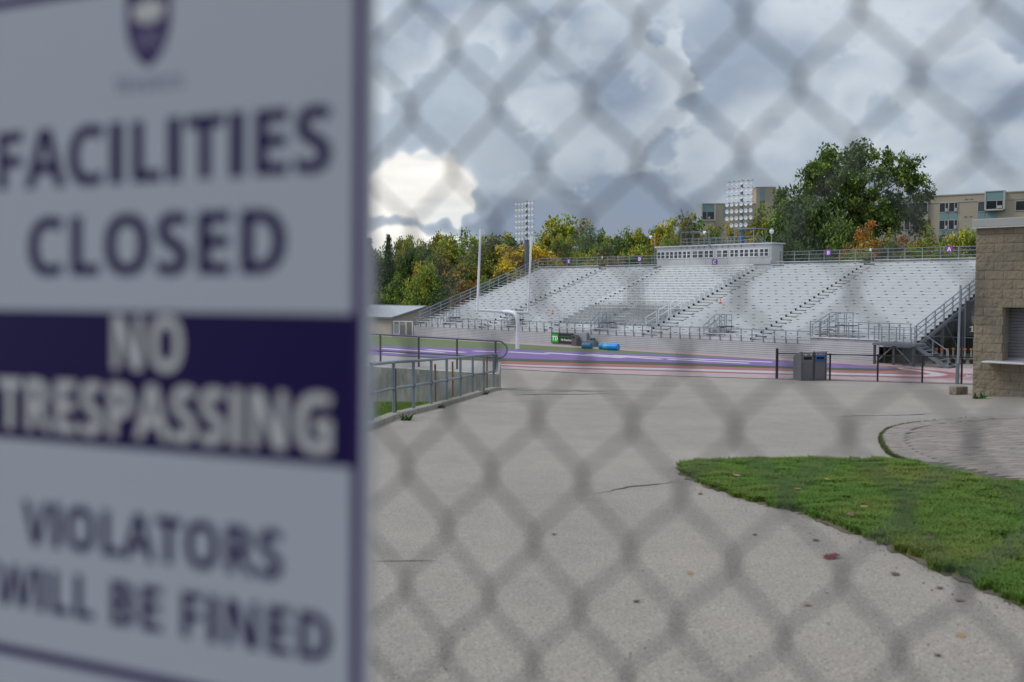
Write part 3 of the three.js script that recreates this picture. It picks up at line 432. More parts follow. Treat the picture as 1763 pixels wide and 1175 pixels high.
// ---------------------------------------------------------------- shed and white frame at the far end
{
  const g = thing('field_shed', 'low beige shed with a grey metal gable roof at the far end of the stand', 'shed', at(-55.5, 4, 0), -A);
  const wallS = new THREE.Shape([[-4, 0], [4, 0], [4, 1.72], [0, 2.68], [-4, 1.72]].map(([a, b]) => new THREE.Vector2(a, b)));
  part('wall', boxUV(new THREE.ExtrudeGeometry(wallS, { depth: 11.6, bevelEnabled: false }).rotateY(Math.PI / 2).translate(-5.8, 0, 0), 0.4), std([0.46, 0.42, 0.36], 0.85, 0, { map: greyMap }), g);
  for (const k of [-1, 1]) for (let q = 0; q < 8; q++) { const o = part('roof_panel', boxUV(box(1.54, 0.04, 4.55, 0, 0, 0), 0.5), std([0.50, 0.52, 0.55], 0.5, 0.2, { map: greyMap }), g); o.position.set(-5.45 + q * 1.55, 2.27, k * 2.08); o.rotation.x = k * Math.atan(0.96 / 4); }
  part('rake_trim', [beam(V(6.72, 2.72, 0), V(6.72, 1.68, 4.3), 0.06, 0.16), beam(V(6.72, 2.72, 0), V(6.72, 1.68, -4.3), 0.06, 0.16)], std([0.16, 0.15, 0.15], 0.7), g);
  part('eave_trim', box(12.4, 0.12, 0.06, 0.02, 1.68, 4.33), std([0.2, 0.19, 0.18], 0.7), g);
}
{
  const g = thing('sideline_frame', 'white metal frame with mesh panels and a purple base pad by the shed', 'frame', at(-46.3, -1.15, 0.012), -A + 0.35);
  for (const x of [-1.05, -0.45, 0.3, 1.0]) part('upright', box(0.06, 1.42, 0.06, x, 0.71, 0), whiteMetal, g);
  part('top_bar', box(2.1, 0.07, 0.06, -0.02, 1.44, 0), whiteMetal, g); part('lower_bar', box(0.6, 0.05, 0.05, -0.75, 0.22, 0), whiteMetal, g);
  part('mesh_panel', box(0.55, 0.95, 0.02, -0.75, 0.72, -0.02), std([0.34, 0.35, 0.37], 0.7), g); part('mesh_panel', box(0.68, 0.28, 0.02, -0.08, 1.22, -0.02), std([0.34, 0.35, 0.37], 0.7), g);
  part('base_pad', rbox(1.3, 0.2, 0.5, 0.04, -0.4, 0.1, 0.05), std([0.12, 0.05, 0.25], 0.7), g); part('dark_pad', rbox(0.65, 0.14, 0.4, 0.04, 0.66, 0.07, 0.05), std([0.05, 0.045, 0.055], 0.7), g);
}

// ---------------------------------------------------------------- black fence, recycling station, posts, block
{
  const pts = [[1.30, -13.66], [3.57, -12.45], [5.53, -11.36], [7.34, -10.42], [8.89, -9.6], [12, -7.9]].map(([s, t]) => W(s, t, 0));
  const o = pts[0], g = thing('black_fence', 'black chain-link fence along the edge of the running track', 'fence', o.toArray());
  const R = pts.map((p) => p.clone().sub(o));
  R.forEach((p, i) => { part('post', bar(p, p.clone().add(V(0, i ? 1.32 : 1.5, 0)), i ? 0.045 : 0.07, 10), blackMetal, g); part('post_cap', new THREE.SphereGeometry(i ? 0.05 : 0.078, 10, 6).translate(p.x, p.y + (i ? 1.32 : 1.5), p.z), blackMetal, g); if (i) { const q = R[i - 1]; part('top_rail', bar(q.clone().add(V(0, 1.3, 0)), p.clone().add(V(0, 1.3, 0)), 0.03, 8), blackMetal, g); part('bottom_wire', bar(q.clone().add(V(0, 0.05, 0)), p.clone().add(V(0, 0.05, 0)), 0.006, 4), blackMetal, g);
      const e = p.clone().sub(q), n = Math.floor(e.length() / 0.09), ws = []; e.divideScalar(n); for (let k = 0; k < n; k++) { const k2 = k + 13; const a = q.clone().addScaledVector(e, k), b = q.clone().addScaledVector(e, Math.min(n, k2)), f = Math.min(1, (n - k) / 13); ws.push(bar(a.clone().add(V(0, 0.05, 0)), b.clone().add(V(0, 0.05 + 1.22 * f, 0)), 0.0028, 3), bar(a.clone().add(V(0, 1.27, 0)), b.clone().add(V(0, 1.27 - 1.22 * f, 0)), 0.0028, 3)); } part('wire_mesh', ws, blackMetal, g, 'stuff'); } });
}
{
  const g = thing('recycling_station', 'grey double recycling station with one blue framed slot by the black fence', 'recycling bin', [14.95, FY + 0.004, -49.85], 0.22);
  const grey = std([0.115, 0.115, 0.122], 0.6), side = std([0.15, 0.155, 0.17], 0.6);
  for (const k of [0, 1]) {
    const x = -0.33 + k * 0.68, sh = new THREE.Shape([[-0.42, 0], [0.38, 0], [0.38, 1.38], [0.3, 1.42], [-0.42, 1.2]].map(([a, b]) => new THREE.Vector2(-a, b)));
    const unit = new THREE.Group(); unit.name = 'bin_unit'; g.add(unit);
    part('cabinet', new THREE.ExtrudeGeometry(sh, { depth: 0.64, bevelSize: 0.012, bevelThickness: 0.012, bevelSegments: 1 }).rotateY(Math.PI / 2).translate(x - 0.32, 0, 0), k ? grey : side, unit);
    part('rib', [box(0.05, 1.46, 0.05, x - 0.34, 0.73, 0.40), box(0.05, 1.46, 0.05, x + 0.34, 0.73, 0.40)], grey, unit);
    part('door', rbox(0.54, 0.86, 0.03, 0.01, x, 0.5, 0.40), grey, unit);
    part('slot', box(0.42, 0.13, 0.02, x, 1.12, 0.423), std([0.008, 0.008, 0.008], 0.9), unit);
    if (k) part('slot_frame', [box(0.54, 0.06, 0.03, x, 1.22, 0.42), box(0.54, 0.06, 0.03, x, 1.02, 0.42), box(0.06, 0.14, 0.03, x - 0.24, 1.12, 0.42), box(0.06, 0.14, 0.03, x + 0.24, 1.12, 0.42)], std([0.0, 0.11, 0.42], 0.5), unit);
    const rr = rng(k + 5), tx = canvasTex(128, 32, (c) => { c.fillStyle = 'rgb(120,112,108)'; c.fillRect(0, 0, 128, 32); for (let q = 0; q < 9; q++) { c.fillStyle = ['rgb(205,150,120)', 'rgb(210,205,190)', 'rgb(150,90,80)', 'rgb(120,140,160)'][Math.floor(rr() * 4)]; c.fillRect(rr() * 110, 4 + rr() * 6, 8 + rr() * 14, 14 + rr() * 8); } });
    part('sticker', new THREE.PlaneGeometry(0.5, 0.12).translate(x, 1.31, 0.412), new THREE.MeshStandardMaterial({ map: tx, roughness: 0.6 }), unit);
  }
}
{
  const p = W(8.75, -9.75, 0), g = thing('steel_pole', 'tall thin galvanised pole at the end of the black fence', 'pole', p.toArray());
  part('shaft', bar(V(0, 0, 0), V(0.05, 4.75, 0), 0.055, 10, 0.05), galv, g); part('sleeve', bar(V(0, 0, 0), V(0, 1.0, 0), 0.085, 10), galvDark, g);
}
solo('concrete_block', boxUV(rbox(0.38, 0.22, 0.28, 0.03), 1.2).rotateY(0.3).translate(11.6, GY(11.6, 25.75) + 0.108, -25.75), std([0.30, 0.26, 0.22], 0.95, 0, { map: streakMap }), 'single weathered concrete block on the asphalt by the block building', 'block');

// things in the dark under the open end of the stand
{
  const g = thing('green_bin', 'green waste barrel under the end platform of the stand', 'bin', at(1.15, 1.75, 0.01), -A); part('drum', new THREE.CylinderGeometry(0.3, 0.26, 0.85, 16).translate(0, 0.43, 0), std([0.07, 0.14, 0.11], 0.6), g); part('rim', new THREE.TorusGeometry(0.3, 0.025, 6, 18).rotateX(Math.PI / 2).translate(0, 0.85, 0), std([0.06, 0.12, 0.09], 0.6), g);
}
for (const [s, t, k] of [[2.7, 2.7, 0], [3.4, 3.5, 1], [4.3, 3.9, 2]]) {
  const g = thing('equipment_trolley', 'tan timber equipment trolley with orange caps behind the track bend', 'trolley', at(s, t, 0.02), -A + 0.2 * k, 'timber trolleys behind the track bend');
  part('tray', rbox(0.8, 0.1, 0.6, 0.02, 0, 0.25, 0), std([0.25, 0.19, 0.13], 0.9), g); for (const x of [-0.33, 0, 0.33]) { part('stake', box(0.09, 0.55, 0.09, x, 0.55, 0.1), std([0.33, 0.29, 0.24], 0.9), g); part('cap', new THREE.CylinderGeometry(0.09, 0.1, 0.1, 10).translate(x, 0.87, 0.1), std([0.42, 0.16, 0.06], 0.7), g); } for (const x of [-0.3, 0.3]) part('wheel', new THREE.CylinderGeometry(0.14, 0.14, 0.08, 14).rotateX(Math.PI / 2).translate(x, 0.14, 0.3), blackMetal, g);
}
{
  const g = thing('mesh_barrier', 'grey wire barrier standing behind the timber trolleys', 'barrier', at(5.4, 5.6, 0.01), -A);
  for (let k = 0; k < 5; k++) part('post', bar(V(-4 + k * 2, 0, 0), V(-4 + k * 2, 1.5, 0), 0.035, 8), galv, g); part('rail', [bar(V(-4, 1.48, 0), V(4, 1.48, 0), 0.025, 6), bar(V(-4, 0.12, 0), V(4, 0.12, 0), 0.02, 6)], galv, g);
  const w = []; for (let x = -4; x < 4; x += 0.1) w.push(bar(V(x, 0.12, 0), V(x, 1.48, 0), 0.005, 3)); part('wire_mesh', w, galvDark, g, 'stuff');
}
{
  const g = thing('privacy_screen', 'black windscreen fabric on posts behind the open end of the stand', 'screen', at(8.5, 12.5, 0), -A);
  part('fabric', box(14, 4.6, 0.03, 0, 2.4, 0), std([0.012, 0.014, 0.012], 0.95), g); for (const x of [-7, -3.5, 0, 3.5, 7]) part('post', bar(V(x, 0, 0.06), V(x, 4.75, 0.06), 0.05, 8), steelDark, g);
}
{
  const g = thing('banner', 'dark hanging banner with large pale letters beside the end of the stand', 'banner', [28.9, FY, -62], 0);
  const tx = canvasTex(512, 512, (c) => { c.fillStyle = 'rgb(52,52,56)'; c.fillRect(0, 0, 512, 512); const r = rng(4); for (let k = 0; k < 60; k++) { c.fillStyle = `rgba(${110 + r() * 70},${105 + r() * 60},${95 + r() * 60},0.25)`; c.beginPath(); c.ellipse(60 + r() * 160, 60 + r() * 250, 8 + r() * 22, 14 + r() * 40, 0, 0, 7); c.fill(); } c.fillStyle = 'rgb(205,212,196)'; c.font = 'bold 120px serif'; c.fillText('1W', 30, 450); });
  part('sheet', rbox(3.0, 2.2, 0.02, 0.005, 0.9, 2.7, 0), std([0.04, 0.04, 0.045], 0.8), g); part('printed_face', new THREE.PlaneGeometry(2.96, 2.16).translate(0.9, 2.7, 0.014), new THREE.MeshStandardMaterial({ map: tx, roughness: 0.8 }), g);
  for (const x of [-0.62, 2.42]) part('post', bar(V(x, 0, -0.06), V(x, 4.0, -0.06), 0.05, 8), galvDark, g);
}

// ---------------------------------------------------------------- concession building of split-face blocks
{
  const cx = 11.62, cd = 25, gy = -1.25, g = thing('block_building', 'tan split-face block building with a shuttered serving window', 'building', [cx, gy, -cd], -A);
  const CH = 0.2255, BL = 0.452, NC = 19, NL = 10, tones = [[0.285, 0.242, 0.182], [0.268, 0.227, 0.17], [0.305, 0.26, 0.197], [0.275, 0.232, 0.172]];
  const rb = rng(77), stone = tex(512, (u, v) => { const k = 0.86 + 0.3 * tnoise(u, v, 10, 5, 2) + 0.22 * (rb() - 0.5); return [k, k * 0.98, k * 0.95]; });
  const stoneBump = tex(512, (u, v) => { const k = 0.5 + 0.5 * tnoise(u, v, 16, 5, 6) + 0.1 * (rb() - 0.5); return [k, k, k]; }, false);
  const mats = tones.map((t) => std(t, 0.97, 0, { map: stone, bumpMap: stoneBump, bumpScale: 0.012 }));
  function blockGeo(seed, w) {
    const p = new THREE.BoxGeometry(w - 0.006, CH - 0.005, 0.2, 12, 7, 1), a = p.attributes.position, n = p.attributes.normal;
    for (let i = 0; i < a.count; i++) if (a.getZ(i) > 0.09) { const x = a.getX(i), y = a.getY(i), ex = Math.min(1, (w / 2 - Math.abs(x)) / 0.03), ey = Math.min(1, (CH / 2 - Math.abs(y)) / 0.025), e = Math.max(0, Math.min(ex, ey)); a.setZ(i, 0.1 + (0.018 + 0.035 * fbm(x * 7 + seed * 9, y * 9, seed, 3)) * (0.4 + 0.6 * e) + 0.02 * fbm(x * 24, y * 24, seed + 3, 3)); }
    p.computeVertexNormals(); return boxUV(p, 1.6);
  }
  const geos = [0, 1, 2, 3, 4].map((k) => blockGeo(k + 1, BL)), halves = [0, 1, 2].map((k) => blockGeo(k + 9, BL / 2));
  // serving window: u from 0.68 to 3.1 m, between courses 4 and 10
  const OU0 = 0.70, OU1 = 3.2, OC0 = 4, OC1 = 10;
  for (let c = 0; c < NC; c++) {
    let u = 0, first = c % 2 === 1;
    while (u < 4.5) {
      const half = first; first = false; const w = half ? BL / 2 : BL, u1 = u + w, inOpen = c >= OC0 && c < OC1 && u1 > OU0 + 0.02 && u < OU1 - 0.02;
      if (!inOpen || u < OU0 - 0.12) { let ww = w; const m = part('block', half ? halves[Math.floor(rb() * 3)] : geos[Math.floor(rb() * 5)], mats[Math.floor(rb() * 4)], g); if (inOpen) ww = OU0 - u; m.scale.x = ww / w; m.position.set(u + ww / 2, CH * (c + 0.5), -0.1); }
      u = u1;
    }
  }
  const mortar = std([0.24, 0.205, 0.155], 1);
  part('wall_core', [box(OU0, NC * CH, 0.16, OU0 / 2 + 0.002, NC * CH / 2, -0.16), box(4.5 - OU1, NC * CH, 0.16, (4.5 + OU1) / 2, NC * CH / 2, -0.16), box(OU1 - OU0, OC0 * CH, 0.16, (OU0 + OU1) / 2, OC0 * CH / 2, -0.16), box(OU1 - OU0, (NC - OC1) * CH, 0.16, (OU0 + OU1) / 2, (NC + OC1) * CH / 2, -0.16)], mortar, g);
  part('side_wall', boxUV(box(0.2, NC * CH, 4.6, 0.11, NC * CH / 2, -2.56), 1), mats[1], g); part('rear_wall', boxUV(box(4.5, NC * CH, 0.2, 2.25, NC * CH / 2, -4.95), 1), mats[1], g); part('far_side_wall', boxUV(box(0.2, NC * CH, 4.6, 4.4, NC * CH / 2, -2.56), 1), mats[1], g);
  // jamb blocks in the reveal
  for (let c = OC0; c < OC1; c++) { const j = part('jamb_block', geos[c % 5], mats[c % 4], g); j.scale.set(0.72, 1, 0.3); j.rotation.y = Math.PI / 2; j.position.set(OU0 - 0.022, CH * (c + 0.5), -0.20); }
  part('roof_slab', box(4.5, 0.12, 5, 2.25, NC * CH + 0.06, -2.55), std([0.3, 0.3, 0.3], 0.9), g);
  part('fascia', boxUV(rbox(4.7, 0.2, 0.12, 0.015, 2.28, NC * CH + 0.06, 0.06), 0.5), std([0.40, 0.40, 0.385], 0.6, 0.1, { map: greyMap }), g);
  part('drip_edge', box(4.7, 0.025, 0.14, 2.28, NC * CH - 0.055, 0.07), std([0.55, 0.55, 0.54], 0.5), g);
  const sh = new THREE.Group(); sh.name = 'roller_shutter'; g.add(sh);
  for (let k = 0; k < 17; k++) part('slat', rbox(OU1 - OU0 + 0.02, 0.074, 0.03, 0.012, (OU0 + OU1) / 2, OC0 * CH + 0.11 + k * 0.0785, -0.34), std([0.135, 0.13, 0.145], 0.5, 0.2), sh);
  part('bottom_bar', rbox(OU1 - OU0 + 0.02, 0.09, 0.05, 0.01, (OU0 + OU1) / 2, OC0 * CH + 0.05, -0.33), std([0.26, 0.26, 0.28], 0.5, 0.2), sh);
  part('serving_shelf', rbox(OU1 - OU0 + 0.7, 0.045, 0.75, 0.012, (OU0 + OU1) / 2 + 0.02, OC0 * CH + 0.015, 0.06), std([0.60, 0.60, 0.62], 0.35, 0.3), g);
  part('foundation', boxUV(box(4.8, 0.3, 5.4, 2.35, -0.152, -2.5), 0.5), concrete, g);
}

// ---------------------------------------------------------------- ramp: kerb, railing, rusty stakes, retaining wall and terrace
const kerbStone = std([0.36, 0.335, 0.29], 0.95, 0, { map: streakMap });
{
  const g = thing('concrete_kerb', 'low weathered concrete kerb carrying the grey pipe railing', 'kerb', [curbLine[1][0], GY(-2.7, 18.5), -18.5]), o = g.position;
  for (let i = 1; i < curbLine.length - 1; i++) {
    const [ax, ad] = curbLine[i], [bx, bd] = curbLine[i + 1], n = 2;
    for (let k = 0; k < n; k++) { const x0 = lerp(ax, bx, k / n), d0 = lerp(ad, bd, k / n), x1 = lerp(ax, bx, (k + 1) / n), d1 = lerp(ad, bd, (k + 1) / n); const p = V(x0, baseY(d0) - 0.06, -d0).sub(o), q = V(x1, baseY(d1) - 0.06, -d1).sub(o); const dir = q.clone().sub(p), l = dir.length(); const m = part('kerb_stone', boxUV(rbox(0.26, 0.36, l - 0.012, 0.03), 0.9), kerbStone, g); m.position.copy(p).add(q).multiplyScalar(0.5); m.lookAt(q.clone().add(o)); }
  }
}
const railPosts = [[-2.66, 22.27], [-2.36, 23.75], [-2.07, 25.4], [-1.79, 27.19], [-1.5, 28.86], [-1.23, 31.04], [-0.92, 32.47], [-0.64, 34.52]];
{
  const all = [[-2.82, 19.9], ...railPosts], o = V(-2.66, baseY(22.27) + 0.1, -22.27), g = thing('pipe_railing', 'grey two-rail pipe railing set in the concrete kerb', 'railing', o.toArray());
  const B = all.map(([x, d]) => V(x, baseY(d) + 0.11, -d).sub(o));
  const paint = std([0.22, 0.265, 0.30], 0.5, 0.3);
  B.forEach((p) => { part('post', bar(p, p.clone().add(V(0, 1.14, 0)), 0.038, 10), paint, g); part('clamp', new THREE.CylinderGeometry(0.05, 0.05, 0.09, 10).translate(p.x, p.y + 0.56, p.z), std([0.12, 0.13, 0.16], 0.6), g); });
  part('top_rail', tube(B.map((p) => p.clone().add(V(0, 1.15, 0))), 0.034, 80, 10), paint, g); part('mid_rail', tube(B.map((p) => p.clone().add(V(0, 0.56, 0))), 0.032, 80, 10), paint, g);
  const e = B[B.length - 1]; part('end_loop', tube([e.clone().add(V(0, 1.15, 0)), e.clone().add(V(0.1, 1.12, -0.2)), e.clone().add(V(0.12, 0.86, -0.3)), e.clone().add(V(0.1, 0.6, -0.2)), e.clone().add(V(0, 0.56, 0))], 0.032, 24, 8), paint, g);
}
for (const [x, d, h, dark] of [[-2.58, 22.4, 1.06, 1], [-1.93, 26.2, 1.08, 0], [-1.62, 28.7, 1.1, 0], [-1.2, 31.8, 1.14, 1], [-0.75, 33.6, 1.16, 0]]) {
  const g = thing('rusty_stake', 'thin rusty steel stake standing just behind the pipe railing', 'stake', [x - 0.28 * 0, GY(x - 0.25, d) - 0.02, -d], 0.4, 'rusty stakes along the pipe railing'); g.position.x = x - 0.2 + (dark ? 0.14 : 0.1);
  part('angle_bar', [box(0.055, h + 0.12, 0.008, 0, (h + 0.12) / 2, 0), box(0.008, h + 0.12, 0.05, -0.026, (h + 0.12) / 2, 0.025)], dark ? rust : std([0.29, 0.19, 0.12], 0.9, 0, { map: streakMap }), g);
}
{
  // the wall top falls gently towards its free end
  const g = thing('retaining_wall', 'stained concrete retaining wall between the grass and the upper terrace', 'wall', [-0.45, -1.6, -35.4]);
  const sh = (x0, x1, t0, t1, b, z0, z1) => { const P = new THREE.BoxGeometry(x1 - x0, 1, z0 - z1, 24, 4, 2), a = P.attributes.position; for (let i = 0; i < a.count; i++) { const x = (x0 + x1) / 2 + a.getX(i), k = (x - x0) / (x1 - x0), y = a.getY(i) + 0.5; a.setXYZ(i, x, lerp(b, lerp(t0, t1, k), y), (z0 + z1) / 2 + a.getZ(i)); } P.computeVertexNormals(); return boxUV(P, 0.35); };
  part('wall_face', sh(-12, 0, 0.72, 0, -1.3, 0, -0.3), concrete, g);
  part('terrace_slab', sh(-12, -0.01, 0.66, -0.02, -1.5, -0.302, -6), std([0.40, 0.37, 0.345], 0.95, 0, { map: greyMap }), g);
}
{
  const o = V(-0.61, -1.66, -36.84), g = thing('weathered_railing', 'dull brown grey railing with a looped end on the terrace', 'railing', o.toArray());
  const xs = [-7.8, -6.3, -4.88, -3.46, -2.04, -0.61], brown = std([0.12, 0.105, 0.10], 0.7, 0.2), B = xs.map((x) => V(x + 0.61, 0.0595 * (-0.61 - x) * 0.95, 0));
  B.forEach((p) => part('post', bar(p.clone().add(V(0, -0.05, 0)), p.clone().add(V(0, 1.16, 0)), 0.038, 10), brown, g));
  part('top_rail', tube([...B.map((p) => p.clone().add(V(0, 1.17, 0))), V(0.2, 1.15, 0), V(0.4, 0.98, 0), V(0.42, 0.78, 0), V(0.3, 0.6, 0), V(0.1, 0.54, 0), V(0, 0.55, 0)], 0.034, 90, 10), galvDark, g);
  part('mid_rail', tube(B.map((p) => p.clone().add(V(0, 0.56, 0))), 0.032, 50, 8), galvDark, g);
}
{
  const g = thing('litter_cup', 'crushed red and white paper cup lying at the end of the kerb', 'cup', [-1.05, GY(-1.0, 31.8) + 0.05, -31.8]); part('cup', new THREE.CylinderGeometry(0.06, 0.045, 0.15, 12).rotateZ(1.3), std([0.7, 0.68, 0.66], 0.7), g); part('band', new THREE.CylinderGeometry(0.0565, 0.0515, 0.05, 12).rotateZ(1.3), std([0.5, 0.05, 0.03], 0.7), g);
}

// ---------------------------------------------------------------- grass
const inside = (pts, x, d) => { let c = false; for (let i = 0, j = pts.length - 1; i < pts.length; j = i++) { const [xi, yi] = pts[i], [xj, yj] = pts[j]; if ((yi > d) !== (yj > d) && x < (xj - xi) * (d - yi) / (yj - yi) + xi) c = !c; } return c; };
const island = [...islandEdge, [9, 2], [12, 6], [9.5, 7.6], [7.2, 8.9], [5.9, 9.75], [5.25, 10.11], [5.05, 10.61], [4.98, 11.46], [5.0, 12.35], [4.58, 12.59], [3.91, 12.84], [3.19, 12.96], [2.44, 13.02]];
const bed = [...curbLine.slice(1).map(([x, d]) => [x - 0.14, d]), [-9, 35.3], [-9, 18.5]];
function tuftGeo(seed, n, h, w) {
  const r = rng(seed), P = [], I = [], C = [];
  for (let k = 0; k < n; k++) { const a = r() * 6.283, R = r() * 0.028, x = R * Math.cos(a), z = R * Math.sin(a), b = r() * 6.283, hh = h * (0.5 + 0.7 * r()), lean = hh * (0.25 + 0.8 * r()), ww = w * (0.7 + 0.6 * r()), ca = Math.cos(b), sa = Math.sin(b), o = P.length / 3; P.push(x - sa * ww, 0, z + ca * ww, x + sa * ww, 0, z - ca * ww, x - sa * ww * 0.8 + ca * lean * 0.35, hh * 0.62, z + ca * ww * 0.8 + sa * lean * 0.35, x + sa * ww * 0.8 + ca * lean * 0.35, hh * 0.62, z - ca * ww * 0.8 + sa * lean * 0.35, x + ca * lean, hh * (0.98 - 0.25 * r()), z + sa * lean); I.push(o, o + 1, o + 2, o + 1, o + 3, o + 2, o + 2, o + 3, o + 4); const t = 0.8 + 0.4 * r(); for (let q = 0; q < 5; q++) C.push(t, t, t); }
  const g = new THREE.BufferGeometry(); g.setAttribute('position', new THREE.Float32BufferAttribute(P, 3)); g.setAttribute('color', new THREE.Float32BufferAttribute(C, 3)); g.setAttribute('uv', new THREE.Float32BufferAttribute(new Float32Array(P.length / 3 * 2), 2)); g.setIndex(I); g.computeVertexNormals(); return g;
}
const matGrass = new THREE.MeshStandardMaterial({ color: 0xffffff, roughness: 0.75, vertexColors: true, side: THREE.DoubleSide });
function lawn(name, poly, n, seed, label, h, near) {
  const r = rng(seed), geo = tuftGeo(seed, 7, h, 0.0026), xs = poly.map((p) => p[0]), ds = poly.map((p) => p[1]), x0 = Math.min(...xs), x1 = Math.max(...xs), d0 = Math.min(...ds), d1 = Math.max(...ds), M = [], Cl = [], m = new THREE.Matrix4(), q = new THREE.Quaternion(), up = V(0, 1, 0);
  let guard = 0;
  while (M.length < n && guard++ < n * 30) {
    const x = lerp(x0, x1, r()), d = lerp(d0, d1, r()); if (!inside(poly, x + 0.11 * noise(x * 5, d * 5, 3), d + 0.16 * noise(x * 5, d * 5, 8)) || (near && !near(x, d))) continue;
    const patch = fbm(x * 0.8, d * 0.8, 4, 3), fine = fbm(x * 4, d * 4, 9, 2), s = 0.75 + 0.5 * r() + 0.45 * fine;
    if (fine < -0.22 && r() < 0.7) continue;
    m.compose(V(x, GY(x, d) + 0.004, -d), q.setFromAxisAngle(up, r() * 6.283), V(s, s, s)); M.push(m.clone());
    const dry = Math.min(1, Math.max(0, patch * 1.3 + 0.3 * r() + 0.5 * Math.max(0, fine))) * 0.6, k = 0.75 + 0.5 * r(); Cl.push(new THREE.Color().setRGB(lerp(0.10, 0.23, dry) * k, lerp(0.205, 0.22, dry) * k, lerp(0.010, 0.035, dry) * k));
  }
  const I = new THREE.InstancedMesh(geo, matGrass, M.length); M.forEach((mm, i) => { I.setMatrixAt(i, mm); I.setColorAt(i, Cl[i]); }); I.name = name; I.castShadow = I.receiveShadow = true; tag(I, label, 'grass', null, 'stuff'); scene.add(I);
}
function polyXD(pts, lift, uvs) { const sh = pts.map(([x, d]) => new THREE.Vector2(x, d)), fineP = [], g0 = new THREE.ShapeGeometry(new THREE.Shape(sh)); return g0; }
function filledGrid(poly, step, lift, uvs) {
  const xs = poly.map((p) => p[0]), ds = poly.map((p) => p[1]), x0 = Math.min(...xs), x1 = Math.max(...xs), d0 = Math.min(...ds), d1 = Math.max(...ds), P = [], UV = [], I = [];
  for (let d = d0; d < d1; d += step) for (let x = x0; x < x1; x += step) if (inside(poly, x + step / 2, d + step / 2)) { const o = P.length / 3; for (const [a, b] of [[0, 0], [1, 0], [0, 1], [1, 1]]) { const X = x + a * step, D = d + b * step; P.push(X, GY(X, D) + lift, -D); UV.push(X * uvs, D * uvs); } I.push(o, o + 1, o + 2, o + 1, o + 3, o + 2); }
  const g = new THREE.BufferGeometry(); g.setAttribute('position', new THREE.Float32BufferAttribute(P, 3)); g.setAttribute('uv', new THREE.Float32BufferAttribute(UV, 2)); g.setIndex(I); g.computeVertexNormals(); return g;
}
const rsoil = rng(51), soilMap = tex(512, (u, v) => { const k = 0.9 + 0.5 * tnoise(u, v, 14, 4) + 0.5 * (rsoil() - 0.5); return [0.075 * k, 0.075 * k, 0.03 * k]; });
const matSoil = new THREE.MeshStandardMaterial({ map: soilMap, roughness: 1 });
structure('grass_soil', filledGrid(island, 0.08, 0.003, 1), matSoil); structure('bed_soil', filledGrid(bed, 0.12, 0.02, 1), matSoil);
lawn('lawn_grass', island, 76000, 61, 'green lawn grass on the island beside the asphalt', 0.062, (x, d) => x < 1.0 + d * 0.62);
lawn('bed_grass', bed, 22000, 62, 'green grass strip between the kerb and the retaining wall', 0.11, (x, d) => x > -0.16 * d - 1.5);
// weeds
for (const [x, d, s, lb] of [[-2.32, 21.6, 1.6, 'small weed clump growing at the near foot of the kerb'], [-1.85, 25.6, 1.2, 'small weed clump growing halfway along the kerb'], [-0.95, 31.9, 1.9, 'spreading weed beside the litter at the kerb end'], [11.3, 24.0, 1.6, 'leafy weed at the foot of the block building']]) {
  const r = rng(Math.floor(d * 10)), gs = []; for (let k = 0; k < 26; k++) { const a = r() * 6.28, l = (0.06 + 0.09 * r()) * s, e = 0.25 + r() * 0.9; const lf = new THREE.PlaneGeometry(0.035 * s, l, 1, 2); const p = lf.attributes.position; for (let i = 0; i < p.count; i++) { const y = p.getY(i) / l + 0.5; p.setX(i, p.getX(i) * (0.3 + 2.4 * y * (1 - y) + 0.1)); p.setZ(i, 0.25 * l * y * y); } lf.translate(0, l / 2, 0).rotateX(e).rotateY(a).translate((r() - 0.5) * 0.16 * s, 0, (r() - 0.5) * 0.12 * s); gs.push(lf); }
  const g = thing('weed', lb, 'weed', [x, GY(x, d) + 0.003, -d]); part('leaves', gs, new THREE.MeshStandardMaterial({ color: new THREE.Color().setRGB(0.07, 0.14, 0.03), side: THREE.DoubleSide, roughness: 0.8 }), g);
}
